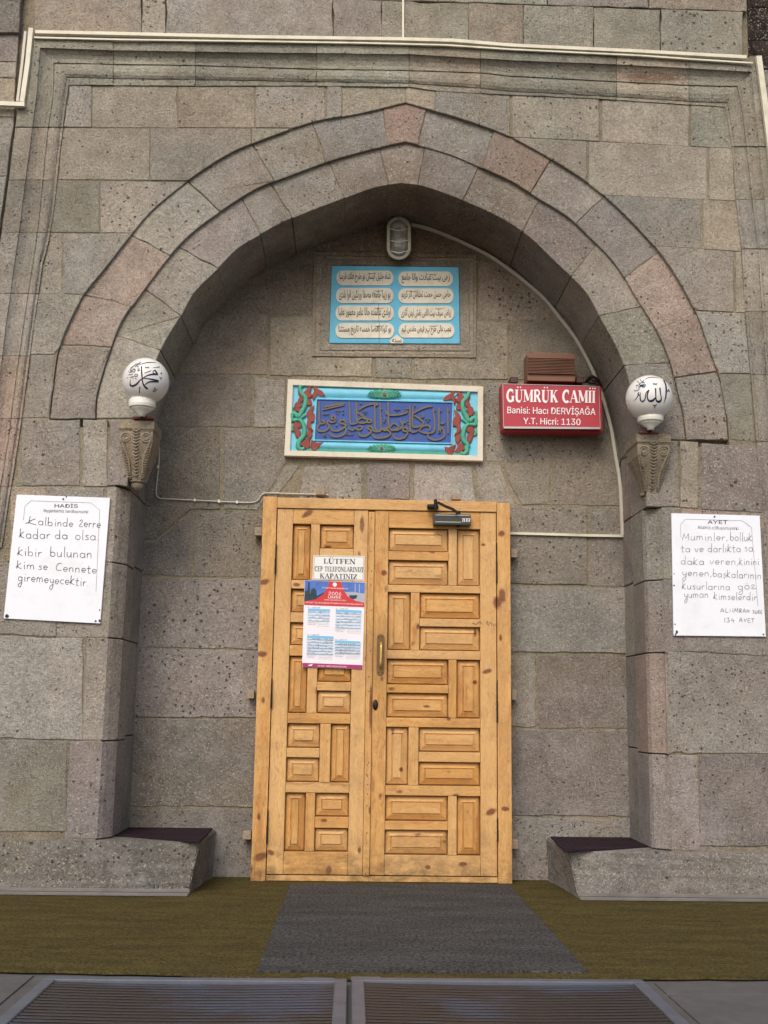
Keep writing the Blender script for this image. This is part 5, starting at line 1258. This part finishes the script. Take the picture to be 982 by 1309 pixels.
bm = bmesh.new(); box(bm, a2.x+.002, b2_.x-.002, -.158, -.154, b2_.z, a2.z); heat.part('recess', bm, M['browndk'])
for k in range(11):
    z = lerp(a2.z-.004, b2_.z+.004, k/10); bm = bmesh.new(); box(bm, a2.x, b2_.x, -.170, -.156, z-.0028, z+.0026, .001, 1); heat.part('rib', bm, M['brown'])
tape = Thing('taped_joint', 'black tape bundle where the cable passes the corner of the red sign', 'cable joint', tuple(P(757, 488, -.08)))
bm = bmesh.new()
tube(bm, smooth([P(*p, -.06-.01*math.sin(i*2.2)) for i, p in enumerate([(748, 489), (752, 484), (758, 481), (763, 486), (757, 490), (751, 487), (757, 482), (764, 485), (766, 490), (762, 494)])], 4), .0085, 8)
tape.part('tape', bm, M['black'])
bm = bmesh.new(); tube(bm, smooth([P(746, 490, -.07), P(750, 486, -.08), P(757, 486, -.05), P(766, 489, -.06), P(769, 496, -.03)], 4), .004, 6); tape.part('wire', bm, M['black'])

# bulkhead lamp
YBL = -.10
bl = Thing('bulkhead_lamp', 'oval cream bulkhead lamp with wire guard under the arch point', 'lamp', tuple(P(510, 333, -.05)))
def oval(cx, cy, rx, ry, n=28):   # stadium outline in pixels
    o = []
    for i in range(n):
        a = 2*math.pi*i/n; y = math.sin(a)*rx; o.append((cx+rx*math.cos(a), cy+y+(ry-rx)*(1 if y >= 0 else -1)))
    return o
cxl, cyl = 510.0, 304.4
rings = [(oval(cxl, cyl, 15.2, 27.0), -.02), (oval(cxl, cyl, 15.8, 27.8), -.085), (oval(cxl, cyl, 14.6, 26.8), -.098), (oval(cxl, cyl, 12.0, 24.0), -.098), (oval(cxl, cyl, 11.2, 23.2), -.090), (oval(cxl, cyl, 11.0, 22.9), -.070)]
bm = bmesh.new(); R_ = [[bm.verts.new(P(x, y, Y)) for x, y in pts] for pts, Y in rings]
for a, b in zip(R_, R_[1:]):
    for k in range(len(a)): bm.faces.new((a[k-1], a[k], b[k], b[k-1]))
bl.part('housing', bm, M['cream'], smooth_shade=True)
bm = bmesh.new(); bm.faces.new([bm.verts.new(P(x, y, -.04)) for x, y in oval(cxl, cyl, 14.5, 26.3)]); bl.part('reflector', bm, M['alu'])
bm = bmesh.new(); c = P(509.5, 317, -.06); tube(bm, [c, c+Vector((0, 0, .035))], .017, 14); bl.part('lamp_holder', bm, M['whitep'])
bm = bmesh.new(); c = P(509.5, 300, -.062); r = bmesh.ops.create_uvsphere(bm, u_segments=14, v_segments=10, radius=1)
for v in r['verts']: v.co = Vector((c.x+v.co.x*.021, c.y+v.co.y*.02, c.z+v.co.z*.038))
bl.part('bulb', bm, M['opal'], smooth_shade=True)
bm = bmesh.new()
Rg = []
for k, Y in ((1.0, -.085), (.97, -.100), (.85, -.114), (.6, -.124), (.25, -.128)):
    Rg.append([bm.verts.new(P(cxl+(x-cxl)*k, cyl+(y-cyl)*k, Y)) for x, y in oval(cxl, cyl, 11.2, 23.2)])
for a, b in zip(Rg, Rg[1:]):
    for k in range(len(a)): bm.faces.new((a[k-1], a[k], b[k], b[k-1]))
bm.faces.new(Rg[-1]); bl.part('glass_cover', bm, M['glass'], smooth_shade=True)
for py in (293, 308, 321.5):
    bm = bmesh.new(); tube(bm, smooth([P(497, py-.5, -.095), P(502, py, -.125), P(510, py+1.8, -.140), P(518, py, -.125), P(523.5, py-.5, -.095)], 4), .0035, 6); bl.part('guard_wire', bm, M['whitep'])
bm = bmesh.new(); c = P(509.2, 278.9, -.1); tube(bm, [(c.x, -.102, c.z), (c.x, -.096, c.z)], .004, 8); bl.part('screw', bm, M['iron'])

# globe lamps on the corbels
def globe(cpx, cpy, rpx, colpts, platepts, conepx, label, strokes, conv, marks, txt, nm_loc):
    Yg = -.70; c = P(cpx, cpy, Yg); r = (P(cpx+rpx, cpy, Yg)-c).length
    g_ = Thing('globe_lamp', label, 'globe lamp', nm_loc, 'white globe lamps on the corbels')
    bm = bmesh.new(); bmesh.ops.create_uvsphere(bm, u_segments=48, v_segments=32, radius=r, matrix=Matrix.Translation(c)); gl_ = g_.part('globe', bm, M['opal'], smooth_shade=True)
    cx, zc0, zc1, hwc = colpts  # collar
    bm = bmesh.new(); q = P(cx, zc0, Yg); q1 = P(cx, zc1, Yg); hh = q.z-q1.z; rc = hwc*.0044
    lathe(bm, (q.x, Yg, q1.z), [(rc*.95, hh+.002), (rc*1.03, hh*.92), (rc*1.05, hh*.3), (rc, 0), (rc*.93, -.003)], 32); g_.part('collar', bm, M['whitep'], smooth_shade=False)
    zt_ = q1.z; zc2 = P(cx, conepx[1], Yg).z
    bm = bmesh.new(); lathe(bm, (q.x, Yg, zt_), [(rc*.93, 0), (rc*.70, (zc2-zt_)*.42), (conepx[0]*.0044, (zc2-zt_)), (conepx[0]*.0042, (zc2-zt_)-.012)], 32); g_.part('cone', bm, M['whitep'], smooth_shade=True)
    bm = bmesh.new(); pz = P(cx, platepts[1], Yg).z; ztop_ = P(cx, platepts[2], -.655).z+.0005
    box(bm, q.x-platepts[0]*.0044, q.x+platepts[0]*.0044, Yg+.03, Yg+.14, ztop_, pz, .002); lathe(bm, (q.x, Yg+.05, pz), [(.018, -.002), (.018, .01)], 12); g_.part('base_plate', bm, M['redplate'])
    bm = bmesh.new(); tube(bm, [(q.x, Yg, zc2+.01), (q.x, Yg+.02, pz-.006)], .013, 10); g_.part('stem', bm, M['iron'])
    def onsph(k):
        def f(x, y):
            px, py = conv(x, y); d = (FW + RT*((px-491.0)/FPX) - UP*((py-654.5)/FPX)).normalized(); o = CAM-c
            b_ = o.dot(d); disc = b_*b_-(o.dot(o)-(r+k)**2)
            if disc < 0: disc = 0
            return CAM+d*(-b_-math.sqrt(disc))
        return f
    bm = bmesh.new(); k = .0006
    for s, wd in strokes: k += .00012; ribbon(bm, s, wd, onsph(k), sm=5)
    for s, wd in marks: k += .00008; ribbon(bm, s, wd, onsph(k), sm=3)
    g_.part('painted_script', bm, M['ink'], parent=gl_)
    return g_
cvL = lambda x, y: (158+x/16.93, 458+y/16.93); cvR = lambda x, y: (800+x/16.93, 480+y/16.93)
stL = [([(388, 170), (392, 300), (402, 420), (415, 520), (450, 600), (520, 665)], [30, 34, 26, 26, 34, 44]), ([(735, 350), (690, 270), (650, 270), (640, 310), (700, 345), (745, 345)], [40, 30, 20, 16, 34, 40]),
       ([(700, 345), (600, 350), (500, 380), (420, 430), (350, 480), (280, 560), (200, 600), (150, 580), (140, 520), (150, 460)], [40, 34, 26, 22, 26, 36, 40, 30, 14, 8]),
       ([(420, 432), (520, 440), (640, 460), (760, 495)], [16, 22, 34, 44]), ([(760, 505), (650, 505), (560, 510), (490, 550), (440, 600)], [36, 34, 28, 22, 8])]
mkL = [([(330, 145), (450, 105), (560, 88), (700, 92)], [6, 14, 16, 8]), ([(640, 200), (700, 195), (780, 185)], [8, 10, 22]), ([(450, 320), (520, 295), (600, 268)], [8, 14, 10]), ([(465, 180), (485, 210), (510, 190), (530, 210), (550, 185)], 14), ([(340, 620), (365, 630), (345, 650), (345, 760)], 14),
       ([(660, 640), (690, 650), (640, 710), (680, 715), (725, 665)], 14), ([(800, 330), (830, 310), (815, 350)], 12), ([(780, 400), (810, 430), (835, 405)], 12), ([(810, 430), (808, 455)], 12),
       ([(300, 230), (350, 225)], 14), ([(300, 270), (355, 262)], 14), ([(340, 230), (320, 270)], 10), ([(300, 185), (330, 180)], 18), ([(250, 190), (290, 150), (370, 80)], [10, 14, 18]), ([(215, 170), (250, 140), (300, 110)], 12), ([(150, 230), (190, 180), (230, 160)], 12),
       ([(110, 270), (130, 310), (180, 290), (240, 300)], 12), ([(130, 240), (170, 270), (210, 240), (260, 240)], 12), ([(235, 220), (250, 260), (225, 290)], 14), ([(90, 350), (150, 355), (200, 335)], 12), ([(235, 350), (290, 340), (300, 380), (250, 390)], 12), ([(130, 415), (190, 400), (240, 380), (290, 385)], 12),
       ([(70, 430), (95, 410)], 12), ([(250, 430), (280, 445)], 14), ([(195, 435), (215, 435)], 14), ([(450, 960), (500, 940)], 14), ([(150, 200), (165, 240), (150, 290)], 8), ([(200, 190), (205, 230)], 8)]
stR = [([(820, 100), (865, 200), (878, 330), (865, 470), (825, 600)], [26, 30, 34, 26, 6]), ([(740, 265), (755, 400), (770, 500), (740, 560), (700, 565), (660, 530), (650, 400), (645, 275)], [36, 24, 24, 46, 50, 30, 26, 34]),
       ([(650, 470), (600, 530), (540, 555), (490, 530), (465, 440), (500, 310)], [20, 44, 46, 34, 26, 36]), ([(500, 315), (440, 380), (420, 500), (370, 560), (320, 530), (310, 430), (320, 370)], [24, 22, 24, 30, 26, 20, 14]), ([(290, 360), (265, 400), (290, 425), (270, 430), (225, 500), (170, 550)], [18, 22, 26, 22, 14, 6])]
mkR = [([(420, 85), (480, 50), (600, 38), (720, 55)], [6, 12, 12, 6]), ([(590, 165), (610, 195), (630, 170), (650, 195), (680, 165)], 14), ([(590, 180), (680, 190)], 8), ([(590, 630), (630, 655), (670, 625)], 20), ([(630, 655), (628, 705)], 18), ([(905, 350), (925, 300), (945, 355)], 16),
       ([(290, 260), (340, 215), (440, 200)], [14, 40, 16]), ([(300, 200), (380, 250), (430, 225)], [14, 26, 12]), ([(240, 120), (290, 160), (280, 220)], 14), ([(310, 80), (340, 140), (300, 190)], 12), ([(400, 100), (350, 150), (420, 160)], 12), ([(180, 310), (210, 335), (290, 300)], 14),
       ([(215, 220), (260, 225), (235, 200)], 14), ([(225, 270), (240, 275)], 14), ([(270, 250), (300, 290)], 10), ([(370, 130), (385, 150)], 12), ([(740, 870), (755, 880)], 16), ([(700, 905), (770, 915)], 8)]
globe(186.6, 487.4, 29.8, (182.3, 511, 521.5, 16.3), (13, 530.8, 536.3), (4.6, 529.6), 'white glass globe lamp with blue Arabic calligraphy, on the corbel left of the arch', stL, cvL, mkL, None, tuple(P(182, 540, -.6)))
globe(829.8, 509.2, 29.2, (831.3, 529.5, 539.3, 15.8), (12.5, 549, 554.6), (4.4, 547), 'white glass globe lamp with blue Arabic calligraphy, on the corbel right of the arch', stR, cvR, mkR, None, tuple(P(832, 556, -.6)))

# whiteboards with handwriting
YW = YF-.012
def board(q, label, loc, head, sub_, hand, screws, chips):
    b = Thing('message_board', label, 'message board', loc, 'white boards with handwritten lines')
    bm = bmesh.new(); quadbox(bm, q, YW, YF-.002, .001); b.part('panel', bm, M['white'])
    f = pxquad(q); bm = bmesh.new(); fn = on_plane(YW-.0012); fn2 = on_plane(YW-.0014)
    add_text(bm, head[0], *head[1], *head[2], head[3], fn, bold=.02); b.part('heading', bm, M['ink'])
    bm = bmesh.new(); add_text(bm, sub_[0], *sub_[1], *sub_[2], sub_[3], fn); b.part('subheading', bm, M['blackink'])
    bm = bmesh.new(); e = YW-.0016; line = f
    for k, (s0, s1) in enumerate([((.10, .09), (.16, .045)), ((.16, .045), (.80, .045)), ((.80, .045), (.90, .10)), ((.90, .10), (.93, .75)), ((.10, .09), (.10, .2))]): ribbon(bm, [f(*s0), f(*s1)], .35, on_plane(e-.00005*k), sm=1)
    b.part('printed_border', bm, M['steelstrip'])
    for (s, x0, y0, x1, y1, xh) in hand[0][0]:
        bm = bmesh.new(); add_hand(bm, s, x0, y0, x1, y1, xh, fn2, hand[0][2]); b.part('handwritten_word', bm, M[hand[0][1]])
    bm = bmesh.new()
    for x, y, r_ in screws: c = P(x, y, YW-.001); tube(bm, [(c.x, YW-.003, c.z), (c.x, YW+.001, c.z)], r_*.0044, 8)
    b.part('screw', bm, M['iron'])
    bm = bmesh.new()
    for x, y, r_ in chips: blob(bm, [(x+r_*random.uniform(.6, 1.1)*math.cos(a), y+1.5*r_*random.uniform(.6, 1.1)*math.sin(a)) for a in [i*math.pi/4 for i in range(8)]], on_plane(YW-.0013))
    b.part('chipped_enamel', bm, M['iron'])
cW = lambda x, y: (x/6.547, 620+y/6.547)
def hl(cv, sc, items): return [(s, *cv(x0, y0), *cv(x1, y1), xh/sc) for s, x0, y0, x1, y1, xh in items]
h1 = hl(cW, 6.547, [('K', 225, 330, 315, 335, 34), ('alb', 318, 333, 445, 342, 36), ('inde', 455, 342, 615, 352, 36), ('2erre', 660, 345, 845, 360, 38), ('kadar', 165, 445, 425, 452, 42), ('da', 460, 450, 572, 450, 38), ('olsa.', 630, 455, 830, 462, 42),
                     ('kibir', 150, 588, 355, 598, 40), ('bulunan', 418, 595, 775, 612, 42), ('kim', 140, 700, 295, 706, 38), ('se', 320, 706, 402, 712, 36), ('Cennete', 465, 718, 812, 740, 38), ('giremeyecektir.', 150, 800, 745, 848, 40)])
board([(21.4, 632.2), (140.8, 636.4), (128.2, 797), (4.7, 790.6)], 'white enamel board headed HADİS with five handwritten lines, left of the arch', tuple(P(67, 794, YW)),
      ('HADİS', cW(458, 188), cW(652, 190), 4.4), ('Peygamberimiz (sav)Buyuruyorki', cW(366, 226), cW(738, 236), 3.9), [(h1, 'blackink', .72)],
      [(81, 638, 1.2), (9, 787.5, 2.4), (122.5, 794, 1.2)], [(127.5, 780, 1.0), (127.3, 793.5, 1.6), (85, 635.2, .9), (11, 726, .5)])
cV = lambda x, y: (850+x/7.273, 645+y/7.273)
h2 = hl(cV, 7.273, [('Muminler,', 160, 330, 590, 335, 38), ('bolluk', 605, 335, 815, 342, 40), ('ta', 150, 440, 240, 442, 38), ('ve', 275, 440, 365, 442, 38), ('darlıkta', 400, 442, 710, 440, 40), ('sa.', 740, 436, 845, 434, 40),
                     ('daka', 148, 555, 370, 560, 38), ('veren,', 415, 555, 690, 560, 38), ('kinini', 692, 560, 880, 562, 36), ('yenen,', 160, 660, 440, 670, 38), ('başkalarının', 445, 670, 900, 690, 38), ('kusurlarına', 162, 785, 610, 795, 38), ('göz', 680, 790, 850, 782, 38),
                     ('yuman', 178, 865, 408, 865, 38), ('kimselerdir', 455, 880, 860, 890, 36), ('ALİ', 515, 1002, 615, 1000, 26), ('İMRAN', 625, 1002, 790, 1004, 26), ('SURE', 815, 1012, 910, 1014, 24), ('134', 548, 1095, 655, 1095, 30), ('AYET', 690, 1092, 835, 1094, 28)])
board([(858.5, 656), (971.3, 659.2), (979.2, 813.8), (861.3, 812.5)], 'white enamel board headed AYET with six handwritten lines and chipped corner, right of the arch', tuple(P(918, 813, YW)),
      ('AYET', cV(398, 178), cV(582, 180), 4.4), ('Allah(c.c)Buyuruyorki', cV(305, 225), cV(684, 235), 3.9), [(h2, 'thinink', .62)],
      [(913.5, 660.5, 1.2), (976, 811, 1.0)], [(865, 808.5, 1.9), (863, 798, 1.0), (861.8, 748.5, 1.0), (862, 733.5, .6), (863.5, 811, 1.2)])

# ================================================================ CONDUITS AND CABLES
def run(nm, label, cat, pts, Y, a, b, mat='cream', sm=False, clips=()):
    t = Thing(nm, label, cat, tuple(P(*pts[0], Y))); q = smooth(pts, 4) if sm else pts
    bm = bmesh.new(); tube(bm, [P(x, y, Y) for x, y in q], .01, 4, flat=(a, b)) if a != b else tube(bm, [P(x, y, Y) for x, y in q], a, 8)
    t.part('duct' if a != b else 'cable', bm, M[mat])
    for x, y in clips:
        bm = bmesh.new(); c = P(x, y, Y); box(bm, c.x-.006, c.x+.006, Y-a*1.5, Y+a, c.z-.009, c.z+.009, .001); t.part('clip', bm, M['whitep'])
    return t
YC = YF-.055
run('cable_duct', 'thick cream cable duct running level along the top of the stone frame', 'cable duct', [(46, 41.8), (155, 44.2), (325, 48.3), (515, 51.0), (580, 52.8), (655, 59), (803, 65.8), (954, 74)], YC, .0105, .012)
run('cable_duct', 'thin cream cable duct running just below the thick one along the stone frame', 'cable duct', [(44, 48.3), (155, 51), (325, 53.2), (470, 55.5), (570, 58), (654, 63.5), (820, 71.5), (884, 76), (962, 81)], YC, .005, .006)
run('cable_duct', 'short white duct dropping down the wall above the middle of the arch', 'cable duct', [(515.4, -60), (515.4, 48.5)], YU-.012, .0058, .006)
run('cable_duct', 'thick cream duct standing down the left edge of the stone frame', 'cable duct', [(40.3, 37), (35.5, 84), (28.8, 131)], YC, .0135, .012)
run('cable_duct', 'thin grey duct standing beside the thick one on the left edge', 'cable duct', [(33, 41), (28.5, 84), (22.8, 130)], YC, .0075, .009, 'cable')
run('cable_duct', 'cream duct running off left from the foot of the two upright ducts', 'cable duct', [(-80, 129.5), (0, 133), (32, 134.3)], YC-.012, .013, .012)
run('cable_duct', 'cream duct standing down the right edge of the stone frame', 'cable duct', [(969.5, 72.5), (976.5, 125), (984.5, 190), (995, 290)], YC-.012, .0165, .012)
run('arch_cable', 'grey cable curving from the bulkhead lamp down the right side of the niche', 'cable', [(526, 287.5), (542, 291), (560, 297), (594, 311.5), (627, 328.5), (652, 346), (672, 361.5), (695.7, 382.5), (716, 407.5), (736, 434), (753, 465), (763, 488), (773, 518), (781, 549), (786, 579), (791.5, 612), (794, 645), (795.5, 685)], -.014, .0095, .0096, 'cable', True)
run('arch_cable_tail', 'pale duct running level from the niche corner to the right door post', 'cable duct', [(797, 685.3), (750, 684.5), (700, 683), (652, 681.8)], -.012, .0075, .008, 'cream')
run('thin_cable', 'thin pale cable dropping from the left corbel and turning to the door head', 'cable', [(202.8, 567), (204, 578), (202.5, 600), (200.5, 618), (199.8, 630), (203, 636.5), (214, 637.8), (250, 639.5), (290, 641.5), (318, 642.5), (329, 640), (336, 631.5), (350, 630.3), (420, 632.5)], -.010, .0042, .0042, 'cable', True, [(202, 597), (249, 639.3), (280, 641), (303, 642)])
run('thin_cable', 'short black wire from the right corbel to the grey cable', 'cable', [(815, 571), (806, 578), (800, 585), (794, 588), (792.5, 597)], -.30, .004, .004, 'black', True)

# ================================================================ GROUND, CARPETS, MATS, GRATES
bm = bmesh.new(); bmesh.ops.create_grid(bm, x_segments=1, y_segments=1, size=400); gr = obj('ground', bm, M['ground']); gr.location.z = -.012; gr['kind'] = 'structure'
def sheet(nm, pts, z, th, mat, label=None, cat=None, group=None, sub_=0, wob=0):
    bm = bmesh.new(); f = [bm.verts.new((x, y, z)) for x, y in pts]; b = [bm.verts.new((x, y, z-th)) for x, y in pts]
    bm.faces.new(f)
    for k in range(len(f)): bm.faces.new((f[k-1], f[k], b[k], b[k-1]))
    o = obj(nm, bm, M[mat]); 
    if label: tag(o, label, cat, group)
    return o
def edge_pts(a, b, n, amp):
    return [(lerp(a[0], b[0], i/n)+(random.uniform(-amp, amp) if 0 < i < n else 0), lerp(a[1], b[1], i/n)+(random.uniform(-amp, amp) if 0 < i < n else 0)) for i in range(n)]
cf = [PZ(x, y, 0) for x, y in [(-300, 1228), (0, 1241), (200, 1245), (330, 1250.5), (560, 1252), (750, 1250.5), (982, 1250.5), (1300, 1246)]]
cpts = [(v.x, v.y) for v in cf]; cpts = sum([edge_pts(cpts[i], cpts[i+1], 6, .006) for i in range(len(cpts)-1)], [])+[cpts[-1], (4.4, -.2), (1.9, .01), (-1.5, .01), (-4.1, -.2)]
sheet('green_carpet', cpts, .003, .008, 'green_carpet', 'worn olive green carpet strip along the foot of the portal', 'carpet')
ma = [PZ(x, y, .012) for x, y in [(371, 1130.5), (650, 1130), (751, 1241), (620, 1240.8), (480, 1240.8), (329, 1240)]]
mp_ = [(v.x, v.y) for v in ma]; mp_ = sum([edge_pts(mp_[i-1], mp_[i], 6, .0025) for i in range(len(mp_))], [])
sheet('door_mat', mp_, .012, .009, 'grey_mat', 'charcoal grey carpet mat in front of the wooden door', 'door mat')
# seat carpets
def seat(px, label, zB):
    v = [PZ(x, y, zB+.007) for x, y in px]; p = [(a.x, a.y) for a in v]; p = sum([edge_pts(p[i-1], p[i], 5, .003) for i in range(len(p))], [])
    return sheet('bench_carpet', p, zB+.007, .0065, 'purple', label, 'carpet', 'carpet pieces on the stone benches')
seat([(137, 1066), (172, 1048), (274, 1056.5), (255, 1075.5)], 'dark aubergine carpet piece on the left stone bench', .270)
seat([(700, 1065.5), (800, 1062), (837, 1081), (722, 1088)], 'dark aubergine carpet piece on the right stone bench', .244)
# metal edging under the benches
for xa, xb, lab in ((-3.9, -.83, 'grey metal edging strip along the foot of the left bench'), (1.22, 4.4, 'grey metal edging strip along the foot of the right bench')):
    t = Thing('edging_strip', lab, 'metal strip', ((xa+xb)/2, -.65, .004))
    bm = bmesh.new(); box(bm, xa, xb, -.700, -.634, .0045, .012, .002); t.part('strip', bm, M['steelstrip'])
    bm = bmesh.new(); box(bm, xa, xb, -.646, -.632, .0125, .030, .002); t.part('upstand', bm, M['steelstrip'])
    bm = bmesh.new(); box(bm, xa, xb, -.716, -.702, .0045, .020, .002); t.part('nosing', bm, M['steelstrip'])
# the two foot-scraper grates
def grate(x0, x1, y1, y0, label, tabs):
    t = Thing('foot_grate', label, 'metal grate', ((x0+x1)/2, (y0+y1)/2, -.01), 'metal foot grates before the door')
    fw = .045; zt_ = .018
    for nm, b in (('frame_bar', (x0, x1, y1-fw, y1)), ('frame_bar', (x0, x1, y0, y0+fw)), ('frame_bar', (x0, x0+fw, y0+fw, y1-fw)), ('frame_bar', (x1-fw, x1, y0+fw, y1-fw))):
        bm = bmesh.new(); box(bm, b[0], b[1], b[2], b[3], -.010, zt_, .003, 1); t.part(nm, bm, M['steel'])
    bm = bmesh.new(); n = int((y1-y0-2*fw)/.037)
    for k in range(n):
        y = y1-fw-.019-k*.037
        v = []
        for i in range(13):
            x = lerp(x0+fw, x1-fw, i/12); dzz = -.006*math.sin(math.pi*i/12)+.0004*math.sin(i*2.1+k*.3)
            v.append([bm.verts.new((x, y+a, b+dzz)) for a, b in ((-.0095, .0095), (-.009, .0120), (0, .0125), (.009, .0120), (.0095, .0095))])
        for a, b in zip(v, v[1:]):
            for j in range(4): bm.faces.new((a[j], a[j+1], b[j+1], b[j]))
    o = t.part('rib', bm, M['rib']); o['kind'] = 'stuff'
    bm = bmesh.new(); box(bm, x0+fw*.5, x1-fw*.5, y0+fw*.5, y1-fw*.5, -.0110, -.0085); t.part('tray', bm, M['black'])
    for a, b in tabs: bm = bmesh.new(); box(bm, a, b, y1+.001, y1+.022, .004, .016, .002); t.part('hinge', bm, M['steel'])
gy = PZ(440, 1254, 0).y
gx = lambda px, py: PZ(px, py, .012).x
xm1, xm2 = gx(443.5, 1262), gx(449.5, 1262)
grate(gx(58, 1250.5), xm1, PZ(250, 1251.5, .012).y, -3.75, 'left metal foot grate of thin ribs in a grey frame', [(gx(387, 1251), gx(427, 1251))])
grate(xm2, gx(817, 1250), PZ(600, 1252.5, .012).y, -3.75, 'right metal foot grate of thin ribs in a grey frame', [(gx(449, 1253), gx(487, 1253))])
# paving joints either side of the grates: big concrete slabs
for k, (xa, xb, ya, yb_) in enumerate([(-2.6, -1.14, -2.95, -2.41), (-2.6, -1.14, -3.9, -2.96), (-4.0, -2.61, -3.9, -2.41), (1.14, 2.7, -2.62, -2.45), (1.14, 2.7, -3.9, -2.63), (2.71, 4.4, -3.9, -2.45)]):
    bm = bmesh.new(); box(bm, xa, xb-.008, ya, yb_-.008, -.05, -.006, .004, 2); o = obj('paving_slab', bm, M['ground']); o['kind'] = 'structure'
